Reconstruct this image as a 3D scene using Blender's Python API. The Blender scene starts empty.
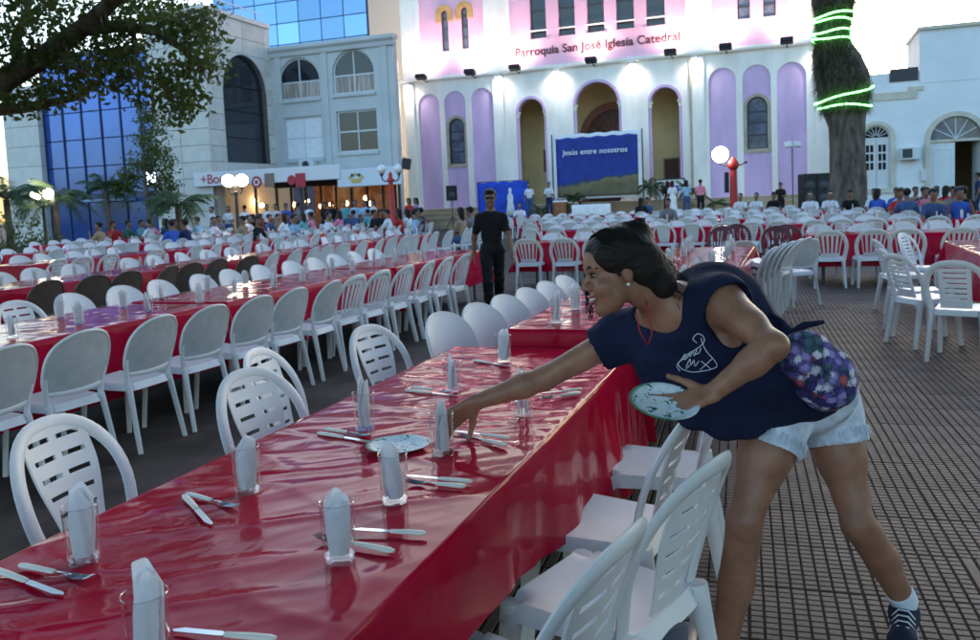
import bpy, math, random
import numpy as np
from mathutils import Vector, Matrix, noise
from mathutils.geometry import tessellate_polygon
from mathutils.bvhtree import BVHTree

random.seed(7); rng = np.random.default_rng(7)
R_ = math.radians
scene = bpy.context.scene
col = scene.collection

# ------------------------------------------------------------------ camera
# world: X runs along the church front, Y towards it, Z up; the camera stands at the origin, 1.5 m up
F, CX, CY, CAMH = 840.0, 490.0, 270.0, 1.5
YAW, PITCH, ROLL = R_(20), math.atan((200 - CY) / F), R_(2.5)
_fw0 = Vector((-math.sin(YAW), math.cos(YAW), 0)); _r0 = Vector((math.cos(YAW), math.sin(YAW), 0)); _u0 = Vector((0, 0, 1))
FW = _fw0 * math.cos(PITCH) + _u0 * math.sin(PITCH)
_up = -_fw0 * math.sin(PITCH) + _u0 * math.cos(PITCH)
RT = _r0 * math.cos(ROLL) - _up * math.sin(ROLL)
UP = _up * math.cos(ROLL) + _r0 * math.sin(ROLL)
CAM = Vector((0, 0, CAMH))
cd = bpy.data.cameras.new('camera'); cam = bpy.data.objects.new('camera', cd); col.objects.link(cam)
cam.matrix_world = Matrix(((RT.x, UP.x, -FW.x, 0), (RT.y, UP.y, -FW.y, 0), (RT.z, UP.z, -FW.z, CAMH), (0, 0, 0, 1)))
cd.sensor_width = 23.5; cd.lens = 23.5 * F / 980.0
cd.shift_y = (CY - 320.0) / 980.0
cd.clip_end = 2000; cd.clip_start = 0.05
cd.dof.use_dof = True; cd.dof.focus_distance = 2.5; cd.dof.aperture_fstop = 5.0
scene.camera = cam

# ------------------------------------------------------------------ sky, sun, exposure
world = bpy.data.worlds.new('World'); scene.world = world; world.use_nodes = True
wn = world.node_tree.nodes; wl = world.node_tree.links
bg = wn['Background']
sky = wn.new('ShaderNodeTexSky'); sky.sky_type = 'NISHITA'; sky.sun_disc = False
SUN_EL, SUN_AZ = 8.0, -2.0          # degrees; azimuth clockwise from +Y: low sun hidden behind the church
sky.sun_elevation = R_(SUN_EL); sky.sun_rotation = R_(SUN_AZ)
sky.air_density = 1.0; sky.dust_density = 2.0; sky.ozone_density = 2.2
wl.new(sky.outputs[0], bg.inputs[0]); bg.inputs[1].default_value = 0.12
sl = bpy.data.lights.new('sun', 'SUN'); sun = bpy.data.objects.new('sun', sl); col.objects.link(sun)
sl.energy = 0.25; sl.angle = R_(14); sl.color = (1.0, 0.86, 0.72)
_sd = Vector((math.sin(R_(SUN_AZ)) * math.cos(R_(SUN_EL)), math.cos(R_(SUN_AZ)) * math.cos(R_(SUN_EL)), math.sin(R_(SUN_EL))))
sun.rotation_euler = _sd.to_track_quat('Z', 'Y').to_euler()
sun.location = (20, 20, 40)
scene.view_settings.view_transform = 'Standard'; scene.view_settings.look = 'None'
scene.view_settings.exposure = 2.65; scene.view_settings.gamma = 1.0
scene.render.engine = 'CYCLES'

# ------------------------------------------------------------------ pixel helpers (photo pixels 980 x 640)
def ray(px, py): return FW + RT * ((px - CX) / F) - UP * ((py - CY) / F)
def G(px, py, h=0.0):
    d = ray(px, py); return CAM + d * ((h - CAMH) / d.z)
def W(px, py, y):
    d = ray(px, py); return CAM + d * (y / d.y)
def J(px, py, z): return CAM + ray(px, py) * z
def PX(p):
    v = Vector(p) - CAM; z = v.dot(FW)
    return CX + F * v.dot(RT) / z, CY - F * v.dot(UP) / z, z
def inframe(p, m=40):
    x, y, z = PX(p); return z > 0.3 and -m < x < 980 + m and -m < y < 640 + m

# ------------------------------------------------------------------ materials
MATS = {}
def mat(name, c, rough=0.6, spec=0.5, metal=0.0, var=0.0, vscale=4.0, bump=0.0, bscale=40.0, c2=None, trans=0.0, emit=None, estr=0.0, coat=0.0, sss=0.0, detail=4.0, ior=1.45, stretch=None, spread=0.12, perobj=0.0):
    if name in MATS: return MATS[name]
    m = bpy.data.materials.new(name); m.use_nodes = True
    nt = m.node_tree; b = nt.nodes['Principled BSDF']
    b.inputs['Base Color'].default_value = (*c, 1)
    b.inputs['Roughness'].default_value = rough
    b.inputs['Metallic'].default_value = metal
    b.inputs['Specular IOR Level'].default_value = spec
    b.inputs['Transmission Weight'].default_value = trans
    b.inputs['IOR'].default_value = ior
    b.inputs['Coat Weight'].default_value = coat; b.inputs['Coat Roughness'].default_value = 0.06
    if sss: b.inputs['Subsurface Weight'].default_value = sss; b.inputs['Subsurface Radius'].default_value = (0.02, 0.008, 0.005)
    if emit: b.inputs['Emission Color'].default_value = (*emit, 1); b.inputs['Emission Strength'].default_value = estr
    src = None
    if var or c2 or bump or perobj:
        tc = nt.nodes.new('ShaderNodeTexCoord'); out = tc.outputs['Object']
        if stretch:
            mp = nt.nodes.new('ShaderNodeMapping'); mp.inputs['Scale'].default_value = stretch
            nt.links.new(out, mp.inputs[0]); out = mp.outputs[0]
    if var or c2:
        n = nt.nodes.new('ShaderNodeTexNoise'); n.inputs['Scale'].default_value = vscale; n.inputs['Detail'].default_value = detail; n.inputs['Roughness'].default_value = 0.6
        nt.links.new(out, n.inputs['Vector'])
        mr = nt.nodes.new('ShaderNodeMapRange'); mr.inputs[1].default_value = 0.5 - spread; mr.inputs[2].default_value = 0.5 + spread
        nt.links.new(n.outputs[0], mr.inputs[0])
        mx = nt.nodes.new('ShaderNodeMix'); mx.data_type = 'RGBA'
        if c2 is None: a = [v * (1 - var) for v in c]; d = [min(1, v * (1 + var)) for v in c]
        else: a, d = c, c2
        mx.inputs[6].default_value = (*a, 1); mx.inputs[7].default_value = (*d, 1)
        nt.links.new(mr.outputs[0], mx.inputs[0]); src = mx.outputs[2]
    if perobj:
        oi = nt.nodes.new('ShaderNodeObjectInfo'); hs = nt.nodes.new('ShaderNodeHueSaturation')
        m2 = nt.nodes.new('ShaderNodeMapRange'); m2.inputs[3].default_value = 1 - perobj; m2.inputs[4].default_value = 1 + perobj
        nt.links.new(oi.outputs['Random'], m2.inputs[0]); nt.links.new(m2.outputs[0], hs.inputs['Value'])
        if src: nt.links.new(src, hs.inputs['Color'])
        else: hs.inputs['Color'].default_value = (*c, 1)
        src = hs.outputs[0]
    if src: nt.links.new(src, b.inputs['Base Color'])
    if bump:
        n2 = nt.nodes.new('ShaderNodeTexNoise'); n2.inputs['Scale'].default_value = bscale; n2.inputs['Detail'].default_value = 5
        nt.links.new(out, n2.inputs['Vector'])
        bp = nt.nodes.new('ShaderNodeBump'); bp.inputs['Strength'].default_value = bump; bp.inputs['Distance'].default_value = 0.02
        nt.links.new(n2.outputs[0], bp.inputs['Height']); nt.links.new(bp.outputs[0], b.inputs['Normal'])
    MATS[name] = m
    return m

def translucent(m, c, f):
    # thin sheet: part of the light passes through
    nt = m.node_tree; b = nt.nodes['Principled BSDF']; out = nt.nodes['Material Output']
    tr = nt.nodes.new('ShaderNodeBsdfTranslucent'); tr.inputs[0].default_value = (*c, 1); mx = nt.nodes.new('ShaderNodeMixShader'); mx.inputs[0].default_value = f
    nt.links.new(b.outputs[0], mx.inputs[1]); nt.links.new(tr.outputs[0], mx.inputs[2]); nt.links.new(mx.outputs[0], out.inputs[0])
# ------------------------------------------------------------------ mesh builder
def smoothstep(a, b, x):
    t = np.clip((x - a) / (b - a), 0, 1); return t * t * (3 - 2 * t)

class MB:
    def __init__(s): s.v = []; s.f = []; s.m = []; s.cur = 0
    def add(s, vs, fs):
        o = len(s.v); s.v.extend([tuple(v) for v in vs])
        for f in fs: s.f.append([i + o for i in f]); s.m.append(s.cur)
        return s
    def box(s, x0, x1, y0, y1, z0, z1, M=None):
        v = [Vector((x, y, z)) for z in (z0, z1) for y in (y0, y1) for x in (x0, x1)]
        if M: v = [M @ a for a in v]
        return s.add(v, [(0, 2, 3, 1), (4, 5, 7, 6), (0, 1, 5, 4), (2, 6, 7, 3), (0, 4, 6, 2), (1, 3, 7, 5)])
    def cbox(s, x0, x1, y0, y1, z0, z1, c=0.01, M=None):
        # box with its upper and side edges chamfered (vertical edges cut in plan, top inset)
        P = [(x0 + c, y0), (x1 - c, y0), (x1, y0 + c), (x1, y1 - c), (x1 - c, y1), (x0 + c, y1), (x0, y1 - c), (x0, y0 + c)]
        cx, cy = (x0 + x1) / 2, (y0 + y1) / 2
        def ins(p): return (cx + (p[0] - cx) * (1 - 2 * c / (x1 - x0)), cy + (p[1] - cy) * (1 - 2 * c / (y1 - y0)))
        v = [Vector((*ins(p), z0)) for p in P] + [Vector((*p, z0 + c)) for p in P] + [Vector((*p, z1 - c)) for p in P] + [Vector((*ins(p), z1)) for p in P]
        if M: v = [M @ a for a in v]
        f = [tuple(range(7, -1, -1)), tuple(range(24, 32))]
        for r in range(3):
            for i in range(8):
                j = (i + 1) % 8; f.append((r * 8 + i, r * 8 + j, r * 8 + 8 + j, r * 8 + 8 + i))
        return s.add(v, f)
    def tube(s, pts, rad, n=8, flat=None, hint=None, cap=True):
        pts = [Vector(p) for p in pts]; k = len(pts)
        if not hasattr(rad, '__len__'): rad = [rad] * k
        vs = []; fs = []
        up = Vector(hint) if hint else None; pn = None
        for i, p in enumerate(pts):
            t = (pts[min(i + 1, k - 1)] - pts[max(i - 1, 0)]).normalized()
            if up is not None:
                a = up - t * up.dot(t)
                if a.length < 1e-4: a = t.orthogonal()
            elif pn is None: a = t.orthogonal()
            else: a = pn - t * pn.dot(t)
            a.normalize(); pn = a; b = t.cross(a)
            fa, fb = (flat if flat else (1, 1))
            for j in range(n):
                w = 2 * math.pi * (j + .5) / n
                vs.append(p + (a * math.cos(w) * fa + b * math.sin(w) * fb) * rad[i])
        for i in range(k - 1):
            for j in range(n):
                q = (j + 1) % n; fs.append((i * n + j, i * n + q, i * n + n + q, i * n + n + j))
        if cap: fs.append(tuple(range(n - 1, -1, -1))); fs.append(tuple((k - 1) * n + j for j in range(n)))
        return s.add(vs, fs)
    def lathe(s, prof, n=16, c=(0, 0, 0), M=None, capend=True):
        vs = []; fs = []; c = Vector(c)
        for r, z in prof:
            for j in range(n):
                w = 2 * math.pi * j / n; p = Vector((r * math.cos(w), r * math.sin(w), z))
                vs.append((M @ p if M else p) + c)
        for i in range(len(prof) - 1):
            for j in range(n):
                q = (j + 1) % n; fs.append((i * n + j, i * n + q, i * n + n + q, i * n + n + j))
        if capend:
            fs.append(tuple(range(n - 1, -1, -1))); fs.append(tuple((len(prof) - 1) * n + j for j in range(n)))
        return s.add(vs, fs)
    def ball(s, c, r, n=12, k=8):
        if not hasattr(r, '__len__'): r = (r, r, r)
        vs = []; fs = []; c = Vector(c)
        for i in range(k + 1):
            t = math.pi * i / k
            for j in range(n):
                w = 2 * math.pi * j / n
                vs.append(c + Vector((r[0] * math.sin(t) * math.cos(w), r[1] * math.sin(t) * math.sin(w), r[2] * math.cos(t))))
        for i in range(k):
            for j in range(n):
                q = (j + 1) % n; fs.append((i * n + j, i * n + n + j, i * n + n + q, i * n + q))
        return s.add(vs, fs)
    def prism(s, outer, holes=(), d0=0.0, d1=0.1, plane='XZ', M=None):
        # outline (a, b) with holes, extruded from d0 to d1 along the third axis
        loops = [list(outer)] + [list(h) for h in holes]
        tri = tessellate_polygon([[Vector((a, b, 0)) for a, b in l] for l in loops])
        flat = [p for l in loops for p in l]; n = len(flat)
        def mk(a, b, d):
            p = Vector((a, d, b)) if plane == 'XZ' else (Vector((a, b, d)) if plane == 'XY' else Vector((d, a, b)))
            return M @ p if M else p
        vs = [mk(a, b, d0) for a, b in flat] + [mk(a, b, d1) for a, b in flat]
        fs = [tuple(t) for t in tri] + [(t[2] + n, t[1] + n, t[0] + n) for t in tri]
        o = 0
        for l in loops:
            k = len(l)
            for i in range(k):
                j = (i + 1) % k; fs.append((o + i, o + j, o + j + n, o + i + n))
            o += k
        return s.add(vs, fs)
    def panel(s, P, t, mask=None):
        # P[nv+1][nu+1] points of a curved sheet; t thickness; mask[nv][nu] False where the sheet is cut out
        P = np.asarray(P, float); nv, nu = P.shape[0] - 1, P.shape[1] - 1
        du = np.gradient(P, axis=1); dv = np.gradient(P, axis=0)
        N = np.cross(du, dv); N /= (np.linalg.norm(N, axis=2, keepdims=True) + 1e-9)
        A = P + N * t / 2; B = P - N * t / 2
        idx = np.arange((nv + 1) * (nu + 1)).reshape(nv + 1, nu + 1); K = idx.size
        vs = list(map(tuple, A.reshape(-1, 3))) + list(map(tuple, B.reshape(-1, 3)))
        if mask is None: mask = np.ones((nv, nu), bool)
        fs = []
        for j in range(nv):
            for i in range(nu):
                if not mask[j, i]: continue
                a, b, c, d = int(idx[j, i]), int(idx[j, i + 1]), int(idx[j + 1, i + 1]), int(idx[j + 1, i])
                fs.append((a, b, c, d)); fs.append((d + K, c + K, b + K, a + K))
                for (p, q, jj, ii) in ((a, b, j - 1, i), (b, c, j, i + 1), (c, d, j + 1, i), (d, a, j, i - 1)):
                    if not (0 <= jj < nv and 0 <= ii < nu) or not mask[jj, ii]: fs.append((q, p, p + K, q + K))
        return s.add(vs, fs)
    def mesh(s, name, mats, smooth=False, fix=True):
        me = bpy.data.meshes.new(name); me.from_pydata([tuple(v) for v in s.v], [], s.f)
        for m in (mats if isinstance(mats, (list, tuple)) else [mats]): me.materials.append(m)
        if isinstance(mats, (list, tuple)) and len(mats) > 1: me.polygons.foreach_set('material_index', s.m)
        if fix:
            import bmesh
            bm = bmesh.new(); bm.from_mesh(me); bmesh.ops.recalc_face_normals(bm, faces=bm.faces); bm.to_mesh(me); bm.free()
        if smooth is not False:
            if smooth is True: me.polygons.foreach_set('use_smooth', [True] * len(me.polygons))
            else: me.shade_flat(); sharp_smooth(me, smooth)
        me.update(); return me
    def build(s, name, mats, parent=None, smooth=False, fix=True):
        return link(name, s.mesh(name, mats, smooth, fix), parent)

def sharp_smooth(me, ang):
    # smooth shading with edges sharper than ang degrees kept crisp
    me.polygons.foreach_set('use_smooth', [True] * len(me.polygons))
    me.set_sharp_from_angle(angle=R_(ang))

def displace(me, fn):
    # push every vertex along its normal by fn(position)
    n = len(me.vertices); co = np.empty(n * 3, np.float32); no = np.empty(n * 3, np.float32)
    me.vertices.foreach_get('co', co); me.vertex_normals.foreach_get('vector', no)
    co = co.reshape(-1, 3); d = np.array([fn(Vector(p)) for p in co.tolist()], np.float32)
    me.vertices.foreach_set('co', (co + no.reshape(-1, 3) * d[:, None]).ravel()); me.update()
def link(name, me, parent=None):
    o = bpy.data.objects.new(name, me); col.objects.link(o)
    if parent is not None: o.parent = parent
    return o
def tag(o, label=None, cat=None, group=None, kind=None):
    if label: o['label'] = label
    if cat: o['category'] = cat
    if group: o['group'] = group
    if kind: o['kind'] = kind
    return o
def thing(name, label, cat, loc=(0, 0, 0), rz=0.0, group=None):
    o = bpy.data.objects.new(name, None); col.objects.link(o); o.empty_display_size = 0.1
    o.location = loc; o.rotation_euler = (0, 0, rz)
    return tag(o, label, cat, group)
def copy_tree(o, parent=None, kids=None):
    c = o.copy(); col.objects.link(c)
    if parent is not None: c.parent = parent
    for ch in (KIDS.get(o.name, [])): copy_tree(ch, c)
    return c
KIDS = {}
def reg(root):      # remember a prototype's children (children lookup is slow on large scenes)
    def rec(o):
        KIDS[o.name] = list(o.children)
        for ch in KIDS[o.name]: rec(ch)
    rec(root); return root

ORD = ['zeroth', 'first', 'second', 'third', 'fourth', 'fifth', 'sixth', 'seventh', 'eighth', 'ninth', 'tenth', 'eleventh', 'twelfth', 'thirteenth', 'fourteenth', 'fifteenth', 'sixteenth', 'seventeenth', 'eighteenth', 'nineteenth', 'twentieth']
def ordw(n):
    if n <= 20: return ORD[n]
    t = {2: 'twenty', 3: 'thirty', 4: 'forty', 5: 'fifty'}[n // 10]
    return (t + '-' + ORD[n % 10]) if n % 10 else t[:-1] + 'ieth'

def arch_pts(xc, w, z0, z1, n=14, flat=1.0):
    # round-headed outline: w wide, from z0 to crown z1
    r = w / 2; zs = z1 - r * flat
    pts = [(xc - r, z0), (xc + r, z0)]
    for i in range(n + 1):
        a = math.pi * i / n; pts.append((xc + r * math.cos(a), zs + r * flat * math.sin(a)))
    return pts
def ring_pts(xc, w, z0, z1, t, n=14):
    # arch-shaped band of thickness t outside the opening (open at the bottom)
    r = w / 2; zs = z1 - r
    o = [(xc + r + t, z0)] + [(xc + (r + t) * math.cos(math.pi * i / n), zs + (r + t) * math.sin(math.pi * i / n)) for i in range(n + 1)] + [(xc - r - t, z0)]
    i_ = [(xc - r, z0)] + [(xc + r * math.cos(math.pi * (n - i) / n), zs + r * math.sin(math.pi * (n - i) / n)) for i in range(n + 1)] + [(xc + r, z0)]
    return o + i_
def text_mesh(name, s, size, depth, m, parent, M, align='CENTER', bold=0.0, shear=0.0, space=1.0):
    c = bpy.data.curves.new(name, 'FONT'); c.body = s; c.size = size; c.extrude = depth; c.align_x = align; c.offset = bold; c.shear = shear; c.space_character = space
    t = bpy.data.objects.new(name, c); col.objects.link(t)
    dg = bpy.context.evaluated_depsgraph_get(); me = bpy.data.meshes.new_from_object(t.evaluated_get(dg))
    bpy.data.objects.remove(t); me.materials.clear(); me.materials.append(m)
    o = link(name, me, parent); o.matrix_local = M; return o
FACE_CAM = Matrix.Rotation(R_(90), 4, 'X')     # text standing upright, read from -Y
# ================================================================== ground
def ground_mat():
    m = mat('plaza_concrete', (0.064, 0.049, 0.042), 0.8, 0.25, var=0.45, vscale=1.6, bump=0.25, bscale=60, detail=9)
    return m
g = MB()
g.add([(-400, -60, 0), (400, -60, 0), (400, 400, 0), (-400, 400, 0)], [(0, 1, 2, 3)])
tag(g.build('ground', ground_mat()), kind='structure')

# paving of grooved tiles: each 0.40 m tile has 8 x 10 raised cells between grooves
TILE_ROT = R_(3.2); TS = 0.40
m_tile = mat('paving_tile', (0.165, 0.113, 0.092), 0.6, 0.3, var=0.28, vscale=2.2, bump=0.12, bscale=180, perobj=0.13, detail=9)
m_groove = mat('paving_groove', (0.040, 0.030, 0.026), 0.9, 0.2)
pav = MB(); pav.add([(-1.6, -1.2, .004), (8.8, -1.2, .004), (8.8, 24, .004), (-1.6, 24, .004)], [(0, 1, 2, 3)])
PM = Matrix.Rotation(TILE_ROT, 4, 'Z') @ Matrix.Translation((0, 0, 0))
pavement = pav.build('paving', m_groove); pavement.matrix_world = PM
tag(pavement, kind='structure')
def tile_mesh(nx, ny):
    b = MB(); cx, cy = TS / nx, TS / ny; gx, gy, h = 0.0034, 0.0032, 0.0045
    for j in range(ny):
        for i in range(nx):
            ex0 = gx * (1.5 if i == 0 else 1); ex1 = gx * (1.5 if i == nx - 1 else 1)
            ey0 = gy * (2.0 if j == 0 else 1); ey1 = gy * (2.0 if j == ny - 1 else 1)
            x0, x1, y0, y1 = i * cx + ex0, (i + 1) * cx - ex1, j * cy + ey0, (j + 1) * cy - ey1
            c = 0.0022
            v = [(x0, y0, 0), (x1, y0, 0), (x1, y1, 0), (x0, y1, 0), (x0 + c, y0 + c, h), (x1 - c, y0 + c, h), (x1 - c, y1 - c, h), (x0 + c, y1 - c, h)]
            b.add(v, [(4, 5, 6, 7), (0, 1, 5, 4), (1, 2, 6, 5), (2, 3, 7, 6), (3, 0, 4, 7)])
    return b
tm = tile_mesh(8, 10).mesh('paving_tile', m_tile, fix=False)
spots = []
for i in range(-12, 24):
    for j in range(-4, 60):
        c = PM @ Vector(((i + .5) * TS, (j + .5) * TS, 0)); x, y, z = PX(c)
        if j * TS < 23.5 and i * TS > -1.61 and i * TS < 8.5 and j * TS > -1.2:
            hid = (-1.62 < c.x < -.78 and c.y < 10) or False
            spots.append((z + (30 if hid or x < 470 else 0) + (0 if z > .4 and -40 < x < 1030 and y < 720 else 60), i, j))
spots.sort()
far = MB(); k = 0
for n_, (z, i, j) in enumerate(spots):
    p = Vector((i * TS, j * TS, .0045 + random.uniform(-.0012, .0012)))
    if n_ < 300:
        o = link('tile', tm, pavement); o.location = p; o.rotation_euler = (random.uniform(-.003, .003), random.uniform(-.003, .003), random.uniform(-.004, .004))
    else:
        for q in range(8):
            x0, x1 = i * TS + q * .05 + .0045, i * TS + q * .05 + .0455; y0, y1 = j * TS + .006, j * TS + TS - .006; h = p.z + .006
            far.add([(x0, y0, .005), (x1, y0, .005), (x1, y1, .005), (x0, y1, .005), (x0 + .003, y0, h), (x1 - .003, y0, h), (x1 - .003, y1, h), (x0 + .003, y1, h)],
                    [(4, 5, 6, 7), (0, 1, 5, 4), (1, 2, 6, 5), (2, 3, 7, 6), (3, 0, 4, 7)])
tag(far.build('tile_field', m_tile, pavement, fix=False), kind='stuff')

# ================================================================== church
YC = 44.5
m_white = mat('white_plaster', (0.82, 0.80, 0.75), 0.8, 0.25, var=0.09, vscale=0.9, bump=0.10, bscale=9, detail=9, stretch=(1, 1, .3))
m_lilac = mat('lilac_plaster', (0.60, 0.43, 0.66), 0.8, 0.25, var=0.10, vscale=1.1, stretch=(1, 1, .3), bump=0.08, bscale=12, detail=8)
m_pink = mat('pink_plaster', (0.78, 0.46, 0.60), 0.8, 0.25, var=0.05, vscale=0.6, bump=0.08, bscale=12, detail=8)
m_ochre = mat('ochre_plaster', (0.78, 0.62, 0.33), 0.8, 0.25, var=0.08, vscale=0.8)
m_ochre_trim = mat('ochre_trim', (0.55, 0.34, 0.13), 0.75, 0.25, var=0.1, vscale=2)
m_tan = mat('tan_stone', (0.40, 0.31, 0.21), 0.8, 0.25, var=0.14, vscale=1.2, bump=0.1, bscale=15)
m_sill = mat('sandstone_trim', (0.42, 0.36, 0.27), 0.75, 0.3, var=0.12, vscale=3)
m_glass_dark = mat('dark_window_glass', (0.02, 0.025, 0.035), 0.06, 0.6)
m_glass_blue = mat('grey_window_glass', (0.10, 0.12, 0.17), 0.12, 0.6, var=0.3, vscale=2)
m_frame = mat('dark_window_frame', (0.05, 0.05, 0.06), 0.5, 0.4)
m_brownwood = mat('brown_wood', (0.10, 0.045, 0.03), 0.5, 0.4, var=0.25, vscale=6)
m_letter = mat('painted_letters', (0.10, 0.03, 0.04), 0.6, 0.3)
m_black = mat('black_plastic', (0.012, 0.012, 0.014), 0.5, 0.4)
church = thing('church', 'white and lilac church front with pink upper storey and three arched doorways', 'church', (0, YC, 0))
def cadd(b, name, m, smooth=False, parent=church):
    return b.build(name, m, parent, smooth)
XL, XR = -21.0, 2.1; ZC = 8.5; ZP = 1.12
ARCH = [(-13.42, 1.72, 7.05), (-9.76, 2.58, 7.63), (-6.2, 1.72, 7.05)]
PAN = [(-19.47, 1.30, 7.66), (-17.88, 1.28, 7.69), (-16.25, 1.32, 7.72), (-3.32, 1.34, 7.62), (-1.66, 1.34, 7.62), (-0.03, 1.36, 7.6)]
WM = [(-17.86, .92, 3.62, 6.18), (-1.66, .98, 3.48, 6.06)]
# lower wall: lilac fields and arcades are openings in a thick white wall
holes = [arch_pts(x, w, ZP + .012, t) for x, w, t in ARCH] + [arch_pts(x, w, ZP + .012, t) for x, w, t in PAN]
b = MB(); b.prism([(XL, .05), (XR, .05), (XR, ZC), (XL, ZC)], holes, 0, .45); cadd(b, 'lower_wall', m_white)
for k, (x, w, t) in enumerate(PAN):
    b = MB(); hs = []
    if k in (1, 4):
        xx, ww, z0, z1 = WM[0 if k == 1 else 1]; hs = [arch_pts(xx, ww, z0, z1)]
    b.prism(arch_pts(x, w - .004, ZP + .014, t - .004), hs, .07, .4); cadd(b, 'lilac_panel', m_lilac)
def arched_window(x, w, z0, z1, d, bars, trim=None, parent=church, dep=.22, gm=None, fm=None):
    win = MB(); win.prism(ring_pts(x, w - .12, z0, z1 - .06, .058), (), d + .05, d + .16)
    win.box(x - w / 2 + .003, x + w / 2 - .003, d + .05, d + .16, z0 + .002, z0 + .06)
    o = win.build('window', fm or m_frame, parent)
    p = MB(); p.prism(arch_pts(x, w - .11, z0 + .05, z1 - .055), (), d + .11, d + .125); p.build('pane', gm or m_glass_blue, o)
    for zf in bars:
        p = MB(); p.box(x - w / 2 + .06, x + w / 2 - .06, d + .07, d + .108, z0 + (z1 - z0) * zf - .03, z0 + (z1 - z0) * zf + .03); p.build('glazing_bar', fm or m_frame, o)
    if trim:
        p = MB(); p.prism(ring_pts(x, w, z0 - .01, z1, .16), (), d - .06, d + .05); p.box(x - w / 2 - .2, x + w / 2 + .2, d - .1, d + .05, z0 - .2, z0 - .012); p.build('surround', trim, o)
    return o
for (x, w, z0, z1) in WM: arched_window(x, w, z0, z1, .12, (.27, .5, .72), m_sill)
# arcade: lilac reveals, columns with white capitals, ochre porch behind
m_porch = m_ochre
for k, (x, w, t) in enumerate(ARCH):
    zi = t - w / 2
    b = MB(); b.prism(ring_pts(x, w - .30, zi, t - .15, .146), (), -.07, .40); o = cadd(b, 'arch_ring', m_lilac)
    for s in (-1, 1):
        xc = x + s * (w / 2 - .075)
        b = MB(); b.tube([(xc, .14, ZP + .05), (xc, .14, zi - .25)], [.085, .078], 14); cadd(b, 'column', m_lilac, 40)
        b = MB(); b.lathe([(.085, -.27), (.11, -.25), (.09, -.22), (.10, -.12), (.16, -.05), (.17, 0), (.17, .03)], 14, (xc, .14, zi)); cadd(b, 'capital', m_white, 40)
        b = MB(); b.lathe([(.14, 0), (.14, .06), (.10, .1)], 14, (xc, .14, ZP)); cadd(b, 'column_base', m_white, 40)
b = MB(); b.box(-15.2, -4.4, 3.4, 3.7, .9, 8.3); cadd(b, 'porch_back_wall', m_ochre)
b = MB(); b.box(-15.2, -4.4, .5, 3.4, 8.05, 8.3); cadd(b, 'porch_ceiling', m_ochre)
for xx in (-15.2, -4.6):
    b = MB(); b.box(xx, xx + .2, .46, 3.39, 1.13, 8.04); cadd(b, 'porch_side_wall', m_ochre)
b = MB(); b.box(-15.2, -4.4, .452, 3.39, .9, 1.12); cadd(b, 'porch_floor', m_tan)
m_redbrown = mat('redbrown_plaster', (0.30, 0.12, 0.09), 0.7, 0.3, var=0.1, vscale=2)
dw = MB(); dw.prism(ring_pts(-9.55, 3.1, 1.13, 6.3, .42), (), 3.2, 3.39); cadd(dw, 'door_surround', m_redbrown)
dd = MB(); dd.prism(arch_pts(-9.55, 3.08, 1.13, 6.29), (), 3.3, 3.39); door = cadd(dd, 'main_door', m_brownwood)
fl = MB()
for i in range(1, 8):
    a = math.pi * i / 8; fl.tube([(-9.55, 3.27, 4.75), (-9.55 + 1.5 * math.cos(a), 3.27, 4.75 + 1.5 * math.sin(a))], .04, 6)
fl.build('fanlight_bars', m_redbrown, door)
for (x0, z0, w, h) in ((-13.0, 1.13, .8, 2.2), (-6.75, 1.13, .8, 2.2)):
    b = MB(); b.box(x0, x0 + w, 3.3, 3.39, z0, z0 + h); o = cadd(b, 'side_door', m_brownwood)
    b = MB(); b.box(x0 - .08, x0, 3.25, 3.39, z0, z0 + h); b.box(x0 + w, x0 + w + .08, 3.25, 3.39, z0, z0 + h); b.box(x0 - .08, x0 + w + .08, 3.25, 3.388, z0 + h, z0 + h + .08); b.build('frame', m_tan, o)
b = MB(); b.box(-13.75, -13.55, 3.33, 3.39, 3.0, 4.3); cadd(b, 'wall_plaque', m_brownwood)
# upper storey
UP5 = [(-12.86, .9), (-11.28, .92), (-9.7, .92), (-8.14, .94), (-6.57, .96)]
UPL = [(-18.30, .40, 9.95, 12.2), (-17.10, .40, 9.97, 12.25)]
UPR = [(-2.22, .60, 9.93, 11.6), (-1.0, .60, 9.92, 11.6)]
holes = [[(x - w / 2, 10.07), (x + w / 2, 10.07), (x + w / 2, 13.4), (x - w / 2, 13.4)] for x, w in UP5]
FIELDS = [(-19.85, -15.95), (-14.45, -5.05), (-3.75, -.1)]
b = MB(); b.prism([(XL, ZC + .002), (XR, ZC + .002), (XR, 15.5), (XL, 15.5)], [[(a, 8.62), (c, 8.62), (c, 14.6), (a, 14.6)] for a, c in FIELDS], .02, .45); cadd(b, 'upper_wall', m_white)
for k, (a, c) in enumerate(FIELDS):
    hs = [holes, ][0] if k == 1 else ([arch_pts(*w) for w in UPL] if k == 0 else [[(x - w / 2, z0), (x + w / 2, z0), (x + w / 2, z1), (x - w / 2, z1)] for x, w, z0, z1 in UPR])
    b = MB(); b.prism([(a + .002, 8.622), (c - .002, 8.622), (c - .002, 14.598), (a + .002, 14.598)], hs, .10, .40); cadd(b, 'pink_field', m_pink)
for x, w in UP5:
    b = MB(); b.box(x - w / 2 + .002, x + w / 2 - .002, .33, .36, 10.075, 13.395); o = cadd(b, 'tall_window', m_glass_dark)
    for z in (10.5, 11.6, 12.6):
        q = MB(); q.box(x - w / 2 - (.06 if z == 10.5 else -.01), x + w / 2 + (.06 if z == 10.5 else -.01), .05 if z == 10.5 else .27, .12 if z == 10.5 else .325, z - .035, z + .035); q.build('rail', m_white if z == 10.5 else m_frame, o)
    q = MB(); q.box(x - w / 2 - .07, x + w / 2 + .07, .0, .099, 9.97, 10.068); q.build('sill', m_pink, o)
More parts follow.
